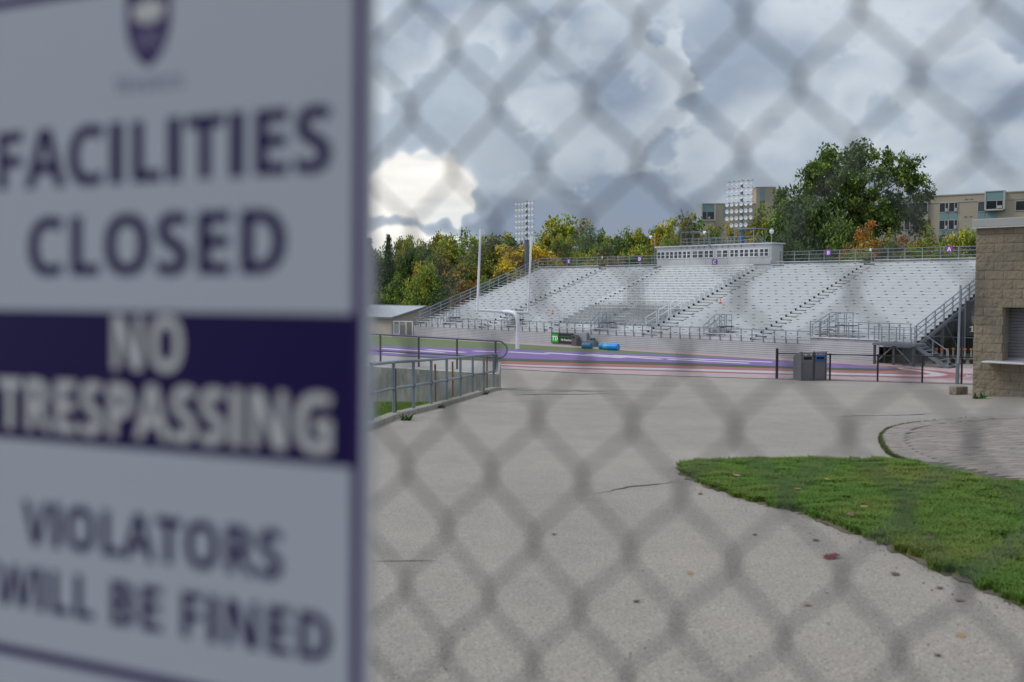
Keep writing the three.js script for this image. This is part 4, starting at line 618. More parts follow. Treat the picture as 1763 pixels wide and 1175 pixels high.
// fallen leaves
{
  const r = rng(71);
  const shape = new THREE.Shape(); const tips = [[0, 0.5], [0.12, 0.28], [0.36, 0.34], [0.27, 0.1], [0.48, -0.06], [0.22, -0.14], [0.26, -0.36], [0.04, -0.24], [0, -0.5], [-0.04, -0.24], [-0.26, -0.36], [-0.22, -0.14], [-0.48, -0.06], [-0.27, 0.1], [-0.36, 0.34], [-0.12, 0.28]]; shape.setFromPoints(tips.map(([a, b]) => new THREE.Vector2(a, b)));
  const lg = new THREE.ShapeGeometry(shape).rotateX(-Math.PI / 2), lp = lg.attributes.position; for (let i = 0; i < lp.count; i++) lp.setY(i, 0.22 * (lp.getX(i) ** 2 + lp.getZ(i) ** 2) + 0.05); lg.computeVertexNormals();
  const cols = { red: [0.16, 0.028, 0.03], tan: [0.36, 0.22, 0.11], pink: [0.34, 0.17, 0.14], brown: [0.12, 0.07, 0.04], yellow: [0.38, 0.30, 0.09] }, ms = Object.fromEntries(Object.entries(cols).map(([k, c]) => [k, std(c, 0.85, 0, { side: THREE.DoubleSide })]));
  const put = (x, d, s, k, lift, where) => { const g = solo('fallen_leaf', lg, ms[k], `dry ${k} fallen leaf lying on the ${where}`, 'leaf', `fallen ${k} leaves on the ${where}`); g.position.set(x, GY(x, d) + lift, -d); g.rotation.set((r() - 0.5) * 0.5, r() * 6.28, (r() - 0.5) * 0.5); g.scale.setScalar(s); };
  put(2.25, 6.95, 0.12, 'red', 0.004, 'asphalt'); put(2.29, 6.98, 0.11, 'red', 0.012, 'asphalt');
  for (const [x, d, k] of [[2.62, 6.0, 'brown'], [2.5, 6.4, 'brown'], [2.35, 7.6, 'brown'], [1.95, 10.2, 'brown'], [1.72, 5.7, 'tan'], [2.3, 5.0, 'tan'], [2.05, 4.7, 'brown'], [0.75, 5.9, 'brown'], [1.2, 6.6, 'tan'], [2.6, 5.7, 'pink'], [1.95, 7.9, 'brown'], [0.35, 8.2, 'brown']]) put(x, d, 0.05 + 0.03 * r(), k, 0.004, 'asphalt');
  for (const [x, d, k] of [[3.2, 9.4, 'tan'], [2.9, 8.4, 'pink'], [3.15, 8.8, 'tan'], [4.2, 8.6, 'red'], [4.4, 7.6, 'pink'], [3.9, 7.2, 'tan'], [2.55, 11.2, 'pink'], [3.4, 10.6, 'yellow'], [2.9, 10.0, 'tan'], [4.6, 9.6, 'yellow'], [3.6, 6.4, 'tan'], [3.1, 7.3, 'brown'], [4.0, 6.2, 'yellow']]) put(x, d, 0.09 + 0.04 * r(), k, 0.055, 'grass');
}

{
  const r = rng(91), g = new THREE.TetrahedronGeometry(0.008).scale(1.6, 0.5, 1), M = [], m = new THREE.Matrix4(), q = new THREE.Quaternion();
  for (let k = 0; k < 620; k++) { let x, d; if (k < 470) { const i = Math.floor(r() * (islandEdge.length - 2)), a = islandEdge[i], b = islandEdge[i + 1], t = r(), w = -r() * r() * 0.5; x = lerp(a[0], b[0], t) + w + 0.03; d = lerp(a[1], b[1], t) + w * 0.3; } else { d = 4 + 22 * r() * r(); x = -0.15 * d + r() * d * 0.6; } const s = 0.35 + 0.9 * r() * r(); m.compose(V(x, GY(x, d) + 0.004, -d), q.setFromAxisAngle(V(0, 1, 0), r() * 6.28), V(s, s, s)); M.push(m.clone()); }
  const I = new THREE.InstancedMesh(g, std([0.075, 0.06, 0.045], 1), M.length); M.forEach((mm, i) => I.setMatrixAt(i, mm)); I.name = 'crumbs'; tag(I, 'dark crumbs of soil and leaf scattered on the asphalt', 'debris', null, 'stuff'); scene.add(I);
}
// ---------------------------------------------------------------- paved circle
{
  const arc = [[5.0, 12.48], [5.13, 13.36], [5.51, 14.64], [5.98, 15.95], [6.57, 17.12], [7.23, 17.9], [7.94, 18.32], [8.92, 18.81], [9.78, 18.92], [12, 18.6], [15, 17]], poly = [...smooth(arc, 40), [15, 8], [9.5, 7.7], [7.2, 9.0], [5.3, 10.2], [5.05, 11.5]];
  const pv = new THREE.Group(); pv.name = 'paver_circle'; pv.userData.kind = 'structure'; scene.add(pv);
  part('sand_bed', filledGrid(poly, 0.1, 0.006, 1), std([0.13, 0.115, 0.075], 1, 0, { map: rubberMap }), pv, 'structure');
  const r = rng(81), tones = [[0.30, 0.255, 0.225], [0.27, 0.225, 0.20], [0.33, 0.28, 0.24], [0.25, 0.22, 0.20]].map((c) => std(c, 0.95, 0, { map: greyMap })), geo = boxUV(rbox(0.192, 0.06, 0.092, 0.008), 2), all = [];
  const inner = smooth([[5.33, 12.2], [5.45, 13.3], [5.75, 14.4], [6.2, 15.55], [6.75, 16.6], [7.4, 17.35], [8.1, 17.8], [9, 18.2], [10, 18.3], [12, 18.0], [15, 16.4]], 40), innerPoly = [...inner, [15, 8], [9.5, 7.7], [7.2, 9.0], [5.5, 10.2], [5.3, 11.5]];
  const ang = 0.12; for (let i = -70; i < 90; i++) for (let j = -80; j < 130; j++) { const u = (i + (j & 1) * 0.5) * 0.2, v = j * 0.1, x = 8 + u * Math.cos(ang) - v * Math.sin(ang), d = 13 + u * Math.sin(ang) + v * Math.cos(ang); if (x > 9.6 + (d - 12) * 0.15 || x > 0.58 * d + 1.4) continue; if (inside(innerPoly, x, d)) all.push([x, d, ang]); }
  const outer = smooth(arc, 200), innerF = smooth(inner, 200); for (let i = 0; i < 200; i += 1.6) { const a = outer[Math.floor(i)], b = innerF[Math.floor(i)], an = Math.atan2(b[1] - a[1], b[0] - a[0]); if (a[0] > 10) break; for (const k of [0.16, 0.42, 0.68]) all.push([lerp(a[0], b[0], k + 0.03), lerp(a[1], b[1], k + 0.03), an]); }
  all.sort((p, q) => Math.hypot(p[0], p[1]) - Math.hypot(q[0], q[1]));
  const rest = []; all.forEach(([x, d, an], i) => { const y = GY(x, d) - 0.014 + 0.006 * r() + 0.005 * fbm(x * 2, d * 2, 0, 2), e = 0.05, sx = (GY(x + e, d) - GY(x - e, d)) / (2 * e), sd = (GY(x, d + e) - GY(x, d - e)) / (2 * e), rot = new THREE.Euler(sd + 0.012 * (r() - 0.5), an, sx + 0.012 * (r() - 0.5), 'XZY'); if (i < 300) { const m = part(i ? `paver_${String(i).padStart(3, '0')}` : 'paver', geo, tones[Math.floor(r() * 4)], pv); m.position.set(x, y, -d); m.rotation.copy(rot); } else rest.push({ x, y, d, rot, k: r() }); });
  const im = new THREE.InstancedMesh(geo, std([1, 1, 1], 0.95, 0, { map: greyMap }), rest.length), m4 = new THREE.Matrix4(), qq = new THREE.Quaternion(); rest.forEach((p, i) => { m4.compose(V(p.x, p.y, -p.d), qq.setFromEuler(p.rot), V(1, 1, 1)); im.setMatrixAt(i, m4); im.setColorAt(i, tones[Math.floor(p.k * 4)].color); }); im.name = 'far_pavers'; im.userData.kind = 'stuff'; pv.add(im);
  // grass in the joint round the rim
  const rim = smooth(arc.slice(0, 9), 500), M = [], gg = tuftGeo(5, 6, 0.05, 0.003), I = new THREE.InstancedMesh(gg, matGrass, 1400); for (let i = 0; i < 1400; i++) { const p = rim[Math.floor(r() * 430 * r() + 2)], x = p[0] + (r() - 0.5) * 0.05 - 0.02, d = p[1] + (r() - 0.5) * 0.05, s = 0.5 + 0.6 * r(); m4.compose(V(x, GY(x, d), -d), qq.setFromAxisAngle(V(0, 1, 0), r() * 6.28), V(s, s, s)); I.setMatrixAt(i, m4); I.setColorAt(i, new THREE.Color().setRGB(0.09, 0.12, 0.03)); } I.name = 'joint_grass'; tag(I, 'thin grass growing in the rim joint of the paved circle', 'grass', null, 'stuff'); scene.add(I);
}

// ---------------------------------------------------------------- trees
const leafMat = new THREE.MeshPhysicalMaterial({ color: 0xffffff, vertexColors: true, roughness: 0.8, side: THREE.DoubleSide, transmission: 0.18, thickness: 0 }), barkMat = std([0.09, 0.075, 0.06], 0.95, 0, { map: streakMap });
function treeProto(seed, o) {
  const r = rng(seed), P = [], C = [], I = [], wood = [];
  const col = (c, k) => [c[0] * k, c[1] * k, c[2] * k];
  const leaf = (x, y, z, s, c, nx, ny, nz) => {                        // a folded leaf spray: two triangles
    const a = r() * 6.283, e = (r() - 0.5) * 2.4, ux = Math.cos(a) * Math.cos(e), uy = Math.sin(e), uz = Math.sin(a) * Math.cos(e), b = a + 1.2 + r() * 0.8, f = (r() - 0.5) * 1.6, vx = Math.cos(b) * Math.cos(f), vy = Math.sin(f), vz = Math.sin(b) * Math.cos(f), q = P.length / 3, s2 = s * (0.45 + 0.3 * r());
    P.push(x, y, z, x + ux * s * 0.5 + vx * s2 * 0.5, y + uy * s * 0.5 + vy * s2 * 0.5, z + uz * s * 0.5 + vz * s2 * 0.5, x + ux * s, y + uy * s, z + uz * s, x + ux * s * 0.5 - vx * s2 * 0.5, y + uy * s * 0.5 - vy * s2 * 0.5 - s2 * 0.15, z + uz * s * 0.5 - vz * s2 * 0.5); I.push(q, q + 1, q + 2, q, q + 2, q + 3); for (let k = 0; k < 4; k++) C.push(...c);
  };
  if (o.conifer) {
    wood.push(bar(V(0, 0, 0), V(0, 0.97, 0), 0.022, 8, 0.004));
    for (let y = 0.08; y < 1; y += 0.021) { const R = o.r * Math.pow(1 - y, 0.8) * (0.8 + 0.4 * r()), n = 6 + Math.floor(8 * (1 - y)); for (let k = 0; k < n; k++) { const a = r() * 6.283, len = R * (0.6 + 0.55 * r()), c0 = o.cols[Math.floor(r() * o.cols.length)]; for (let q = 0; q < 11; q++) { const f = (q + r()) / 11, d = len * f; leaf(Math.cos(a) * d + (r() - 0.5) * 0.04, y + 0.035 * (1 - f) - 0.07 * f * (1 - y) + (r() - 0.5) * 0.02, Math.sin(a) * d + (r() - 0.5) * 0.04, o.leaf * (0.7 + 0.6 * r()), col(c0, 0.75 + 0.5 * r())); } } }
  } else {
    const lobes = o.lobes || [[0, (o.base + 1) / 2, 0, o.r, (1 - o.base) / 2]];
    const total = lobes.reduce((s, l) => s + l[3] * l[3] * l[4], 0), clumps = [];
    for (const [lx, ly, lz, R, Hh] of lobes) { const n = Math.max(3, Math.round(o.clumps * R * R * Hh / total)); for (let k = 0; k < n; k++) { const z = r() * 2 - 1, a = r() * 6.283, q = Math.sqrt(1 - z * z), rad = Math.pow(r(), 0.36), w = 1 + 0.34 * fbm(q * Math.cos(a) * 1.6 + seed, z * 1.6, q * Math.sin(a) * 1.6 + lx * 9, 3); clumps.push([lx + R * rad * w * q * Math.cos(a), ly + Hh * rad * w * z, lz + R * rad * w * q * Math.sin(a), rad]); } }
    const top = lobes.reduce((m, l) => Math.max(m, l[1]), 0); wood.push(bar(V(0, 0, 0), V(0.01, top * 0.6, 0), o.trunk || 0.02, 9, (o.trunk || 0.02) * 0.6));
    for (let k = 0; k < Math.min(clumps.length, 26); k++) { const c = clumps[Math.floor(r() * clumps.length)], y0 = Math.min(top * 0.6, Math.max(0.12, c[1] * (0.35 + 0.3 * r()))); const m = V(c[0] * 0.45, lerp(y0, c[1], 0.55), c[2] * 0.45); wood.push(bar(V(0, y0, 0), m, (o.trunk || 0.02) * 0.38, 6, (o.trunk || 0.02) * 0.22), bar(m, V(c[0], c[1], c[2]), (o.trunk || 0.02) * 0.22, 5, 0.002)); }
    const cr = o.clumpR;
    for (const [x, y, z, rad] of clumps) {
      const c0 = o.cols[Math.floor(Math.pow(r(), 1.0) * o.cols.length)], kk = 0.82 + 0.36 * r(), n = Math.round(o.leaves * (0.6 + 0.8 * r())), rr = cr * (0.65 + 0.7 * r());
      for (let q = 0; q < n; q++) { const zz = r() * 2 - 1, a = r() * 6.283, s = Math.sqrt(1 - zz * zz), d = rr * Math.pow(r(), 0.45); leaf(x + d * s * Math.cos(a), y + d * zz * 0.72, z + d * s * Math.sin(a), o.leaf * (0.6 + 0.8 * r()), col(c0, kk * (0.75 + 0.5 * r()))); }
    }
  }
  const g = new THREE.BufferGeometry(); g.setAttribute('position', new THREE.Float32BufferAttribute(P, 3)); g.setAttribute('color', new THREE.Float32BufferAttribute(C, 3)); g.setAttribute('uv', new THREE.Float32BufferAttribute(new Float32Array(P.length / 3 * 2), 2)); g.setIndex(I); g.computeVertexNormals();
  g.computeBoundingBox(); const bb = g.boundingBox;
  return { crown: g, wood: merge(wood), top: bb.max.y, r: Math.max(bb.max.x, -bb.min.x, bb.max.z, -bb.min.z) * 0.74 };
}
const G1 = [0.164, 0.248, 0.033], G2 = [0.216, 0.305, 0.035], G3 = [0.118, 0.182, 0.031], LM = [0.346, 0.371, 0.027], YG = [0.467, 0.404, 0.031], OL = [0.251, 0.244, 0.045], YL = [0.800, 0.643, 0.025], GD = [0.657, 0.445, 0.037], OR = [0.571, 0.222, 0.040], RS = [0.380, 0.148, 0.045], DK = [0.090, 0.145, 0.031], DK2 = [0.122, 0.189, 0.035], BR = [0.294, 0.206, 0.056];
const std0 = { base: 0.22, r: 0.42, clumps: 84, clumpR: 0.115, leaves: 66, leaf: 0.05 };
const lob = (n, seed, r0, b) => { const r = rng(seed), o = []; for (let k = 0; k < n; k++) { const a = r() * 6.28, d = r0 * (0.2 + 0.75 * r()), s = 0.14 + 0.13 * r(); o.push([Math.cos(a) * d, b + (1 - b - s) * Math.pow(r(), 0.7), Math.sin(a) * d, s, s * 0.9]); } o.push([0, 1 - 0.2, 0, 0.2, 0.2], [0, 0.5, 0, 0.3, 0.28]); return o; };
const protos = {
  spruce: [treeProto(101, { conifer: true, r: 0.26, leaf: 0.032, cols: [[0.05, 0.085, 0.035], [0.065, 0.10, 0.04], [0.042, 0.072, 0.034]] }), treeProto(102, { conifer: true, r: 0.3, leaf: 0.034, cols: [[0.055, 0.09, 0.034], [0.075, 0.11, 0.036], DK] })],
  thin: [treeProto(103, { ...std0, lobes: lob(6, 3, 0.3, 0.4), clumps: 30, leaves: 34, cols: [OL, BR, G3] })],
  rust: [treeProto(104, { ...std0, lobes: lob(7, 4, 0.3, 0.25), cols: [RS, OR, BR, OL] }), treeProto(105, { ...std0, lobes: lob(8, 14, 0.36, 0.2), cols: [BR, OL, RS] })],
  green: [treeProto(106, { ...std0, lobes: lob(9, 5, 0.36, 0.25), cols: [G1, G2, G3, G2] }), treeProto(107, { ...std0, lobes: lob(7, 15, 0.33, 0.2), cols: [G1, G2, OL] })],
  lime: [treeProto(108, { ...std0, lobes: lob(9, 6, 0.38, 0.22), cols: [LM, G2, LM, YG] }), treeProto(109, { ...std0, lobes: lob(8, 16, 0.34, 0.22), cols: [G2, LM, LM, G1] })],
  olive: [treeProto(110, { ...std0, lobes: lob(8, 7, 0.36, 0.2), cols: [OL, G1, BR, LM] }), treeProto(111, { ...std0, lobes: lob(9, 17, 0.34, 0.22), cols: [OL, G2, GD, OL] }), treeProto(118, { ...std0, lobes: lob(9, 27, 0.36, 0.18), cols: [OL, G3, G1, YG] })],
  dark: [treeProto(112, { ...std0, lobes: lob(8, 8, 0.38, 0.12), clumps: 80, cols: [DK, DK2, G3] }), treeProto(113, { ...std0, lobes: lob(8, 18, 0.36, 0.12), clumps: 80, cols: [DK2, G1, DK] })],
  yellow: [treeProto(114, { ...std0, lobes: lob(9, 9, 0.38, 0.16), clumps: 130, cols: [YL, YL, GD, [0.36, 0.26, 0.03]] })],
  gold: [treeProto(115, { ...std0, lobes: lob(8, 10, 0.36, 0.18), cols: [GD, YG, BR, OL] })],
  yellowgreen: [treeProto(116, { ...std0, lobes: lob(9, 11, 0.38, 0.18), clumps: 74, cols: [YG, LM, G2, GD] })],
  orange: [treeProto(117, { ...std0, lobes: lob(7, 12, 0.38, 0.12), clumps: 74, cols: [OR, BR, OL, GD, OR] })],
  maple: [treeProto(130, { trunk: 0.026, clumps: 450, clumpR: 0.05, leaves: 84, leaf: 0.025, cols: [G1, G2, DK2, G1, [0.13, 0.19, 0.03], G3], lobes: [[-0.384, 0.500, 0.000, 0.190, 0.177], [-0.230, 0.680, 0.075, 0.179, 0.177], [-0.486, 0.380, 0.075, 0.134, 0.104], [-0.064, 0.800, 0.000, 0.157, 0.135], [0.102, 0.860, -0.075, 0.123, 0.125], [0.038, 0.640, 0.150, 0.190, 0.166], [0.307, 0.800, 0.000, 0.134, 0.146], [0.422, 0.660, 0.030, 0.134, 0.125], [0.384, 0.520, 0.000, 0.146, 0.094], [0.512, 0.450, 0.075, 0.078, 0.073], [0.128, 0.460, 0.075, 0.202, 0.125], [-0.154, 0.460, -0.150, 0.202, 0.146], [-0.282, 0.300, 0.150, 0.179, 0.125], [0.064, 0.930, 0.000, 0.067, 0.062], [-0.179, 0.860, 0.030, 0.078, 0.073]] })],
};
const kinds = { spruce: ['spruce_tree', 'tall dark green spruce tree', 'spruces behind the shed'], thin: ['sparse_tree', 'sparse greyish tree with thin open crown beside the spruces'], rust: ['russet_tree', 'small russet brown tree', 'russet trees on the slope'], green: ['green_tree', 'mid green leafy tree', 'green trees on the slope'], lime: ['lime_green_tree', 'fresh lime green tree', 'lime green trees on the slope'], olive: ['olive_tree', 'dull olive green tree turning brown', 'olive toned trees on the slope'], dark: ['dark_green_tree', 'dense dark green tree', 'dark green trees on the slope'], yellow: ['yellow_tree', 'bright yellow autumn tree', 'bright yellow trees by the far light tower'], gold: ['golden_tree', 'golden brown autumn tree', 'golden trees on the slope'], yellowgreen: ['yellow_green_tree', 'yellow green leafy tree', 'yellow green trees on the slope'], orange: ['orange_tree', 'low orange tinted tree in front of the tallest tree'], maple: ['maple_tree', 'tallest tree of all, broad dark green crown in front of the tan building'] };
const list = [[-23.1, 123.5, 7.23, 2.52, 'spruce'], [-19.6, 120.0, 7.77, 2.10, 'spruce'], [-16.8, 117.0, 7.41, 2.39, 'spruce'], [-14.1, 114.0, 7.65, 1.86, 'spruce'], [-12.4, 122.0, 6.53, 1.57, 'thin'],
  [-10.7, 112.0, 4.69, 0.98, 'rust'], [-12.5, 112.5, 3.46, 1.64, 'green'], [-7.3, 118.0, 7.39, 3.17, 'lime'], [-8.8, 108.5, 4.5, 2.1, 'lime'], [-3.1, 124.0, 8.40, 2.6, 'olive'],
  [-5.0, 112.0, 5.73, 1.96, 'olive'], [-0.3, 128.0, 8.85, 2.61, 'olive'], [5.1, 132.0, 11.3, 3.9, 'lime'], [1.6, 111.0, 6.75, 3.3, 'yellow'], [-0.4, 108.0, 4.9, 1.9, 'yellow'],
  [-10.2, 110.0, 2.59, 1.93, 'lime'], [-7.4, 107.0, 1.94, 1.62, 'dark'], [-5.2, 105.0, 2.64, 1.50, 'rust'], [-3.0, 105.0, 3.01, 1.46, 'green'], [-1.4, 106.0, 3.53, 1.24, 'dark'],
  [-14.8, 115.0, 1.70, 1.54, 'olive'], [-11.8, 111.5, 1.18, 1.63, 'olive'], [-8.6, 108.5, 0.81, 1.39, 'green'], [6.7, 124.0, 7.2, 2.3, 'lime'], [9.0, 122.0, 6.74, 1.78, 'green'],
  [11.4, 120.0, 7.97, 1.96, 'lime'], [14.2, 116.0, 8.70, 2.23, 'lime'], [16.8, 114.0, 10.02, 2.79, 'yellowgreen'], [21.0, 118.0, 10.73, 2.41, 'olive'], [11.9, 110.0, 5.78, 1.60, 'gold'],
  [25.0, 122.0, 9.35, 2.14, 'olive'], [27.8, 126.0, 10.48, 2.21, 'gold'], [30.8, 124.0, 12.27, 2.68, 'olive'], [26.2, 108.0, 7.95, 1.89, 'gold'], [27.7, 104.0, 8.55, 1.82, 'olive'],
  [17.1, 106.0, 7.22, 1.55, 'lime'], [33.7, 100.0, 16.7, 6.9, 'maple'], [27.4, 94.0, 10.91, 2.63, 'dark'], [29.8, 92.0, 9.12, 2.15, 'dark'], [24.5, 88.0, 6.76, 1.54, 'dark'],
  [31.5, 88.0, 7.57, 2.26, 'orange'], [35.1, 88.0, 6.25, 1.54, 'rust'], [37.7, 86.0, 6.84, 2.01, 'yellowgreen'], [41.3, 88.0, 6.55, 1.28, 'olive'], [34.8, 84.0, 5.25, 0.98, 'olive']];
function beside(x, d) { const p = 881.5 + 1714 * x / d; return p < 735 ? 'behind the beige shed' : p < 862 ? 'behind the sloping end railing' : p < 962 ? 'behind the far light tower' : p < 1042 ? 'above the letter E sign' : p < 1128 ? 'above the letter D sign' : p < 1345 ? 'behind the press box' : p < 1532 ? 'above the letter B sign' : 'above the letter A sign'; }
{
  const r = rng(200), count = {};
  for (const [x, d, top, hw, k] of list) {
    const ps = protos[k], n = count[k] = (count[k] ?? -1) + 1, p = ps[n % ps.length], [s, t] = toST(x, d), y0 = FY + hillY(s, t) - 0.1, H = Math.max(1.2, top - y0), [nm, lb, gp] = kinds[k];
    const g = thing(nm, gp ? lb + ' ' + beside(x, d) : lb, 'tree', [x, y0, -d], k === 'maple' ? 0 : r() * 6.28, gp), sy = H / p.top, sx = Math.min(Math.max(hw / p.r, sy * 0.32), sy * 1.7);
    const c = part('crown', p.crown, leafMat, g), w = part('trunk', p.wood, barkMat, g); c.scale.set(sx, sy, sx); w.scale.set(sx, sy, sx);
  }
  // a second and third rank of the wood on the slope
  for (let s = -74; s < 6; s += 2.6) for (const dt of [0, 1]) {
    const t = (s < -60 ? 13 : s < -46.5 ? 27 : lerp(24, 28, sst(-46, -40, s))) + dt * 5 + r() * 3, k = ['olive', 'dark', 'green', 'olive', 'lime', 'dark'][Math.floor(r() * 6)], p = protos[k][Math.floor(r() * protos[k].length)], w = W(s + r() * 1.5, t, hillY(s, t) - 0.1), H = (s < -60 ? 6.6 : s < -46.5 ? 6.4 : 5.4) + r() * 1.6 + dt * (s < -44 ? 0.8 : 0.2), [nm, lb, gp] = kinds[k];
    const g = thing(nm, lb + ' ' + beside(w.x, -w.z), 'tree', w.toArray(), r() * 6.28, gp), sy = H / p.top, sx = (1.5 + 0.7 * r()) / p.r; const c = part('crown', p.crown, leafMat, g), wd = part('trunk', p.wood, barkMat, g); c.scale.set(sx, sy, sx); wd.scale.set(sx, sy, sx);
  }
  // the wood goes on beyond the shed
  for (let s = -78; s > -150; s -= 4.5) { const t = 9 + r() * 10, k = ['olive', 'dark', 'green', 'lime'][Math.floor(r() * 4)], p = protos[k][Math.floor(r() * protos[k].length)], w = W(s, t, hillY(s, t) - 0.1), H = 7 + 3 * r(), [nm, lb, gp] = kinds[k], g = thing(nm, lb + ' beyond the beige shed', 'tree', w.toArray(), r() * 6.28, gp), c = part('crown', p.crown, leafMat, g), wd = part('trunk', p.wood, barkMat, g); c.scale.set(3.2 / p.r, H / p.top, 3.2 / p.r); wd.scale.copy(c.scale); }
  // undergrowth along the top of the slope, behind the railing and the shed
  const ug = ['olive', 'green', 'dark', 'lime', 'olive', 'gold', 'rust'];
  for (let s = -76; s < 14; s += 1.75) {
    const t = (s < -46.5 ? 10.2 : 18.6) + r() * 3.0, k = ug[Math.floor(r() * ug.length)], p = protos[k][Math.floor(r() * protos[k].length)], w = W(s + r(), t, hillY(s, t) - 0.15), H = (s < -46.5 ? 3.0 : 4.1) + r() * 1.3;
    const g = thing('shrub', (({ olive: 'olive brown', green: 'mid green', dark: 'dark green', lime: 'lime green', gold: 'golden brown', rust: 'russet' })[k]) + ' leafy shrub in the hedge ' + beside(w.x, -w.z), 'shrub', w.toArray(), r() * 6.28, s < -46.5 ? 'shrubs behind the shed' : 'shrubs behind the top railing'), sy = H / p.top, sx = (1.0 + 0.5 * r()) / p.r;
    const c = part('foliage', p.crown, leafMat, g), wd = part('stem', p.wood, barkMat, g); c.scale.set(sx, sy, sx); wd.scale.set(sx, sy, sx);
  }
}
for (const [x, d, H, R] of [[-6.5, -5.5, 9, 3.6], [-1.2, -6.5, 10.5, 4], [4.4, -5.8, 9.5, 3.8], [9.5, -7, 9, 3.6]]) {                    // the row of trees that shades the gate and its sign
  const p = protos.dark[0], g = thing('gate_tree', 'large dark leafy tree of the row behind the gate', 'tree', [x, GY(x, d), -d], x, 'trees behind the gate'), c = part('crown', p.crown, leafMat, g), w = part('trunk', p.wood, barkMat, g); c.scale.set(R / p.r, H / p.top, R / p.r); w.scale.copy(c.scale);
}
{
  const g = thing('utility_pole', 'thin distant utility pole in the gap between the trees', 'pole', [-11.45, 1.0, -130]); part('shaft', bar(V(0, 0, 0), V(0, 4.9, 0), 0.12, 8, 0.09), std([0.1, 0.1, 0.11], 0.9), g); part('crossarm', box(1.2, 0.1, 0.1, 0, 4.3, 0), std([0.1, 0.1, 0.11], 0.9), g);
}

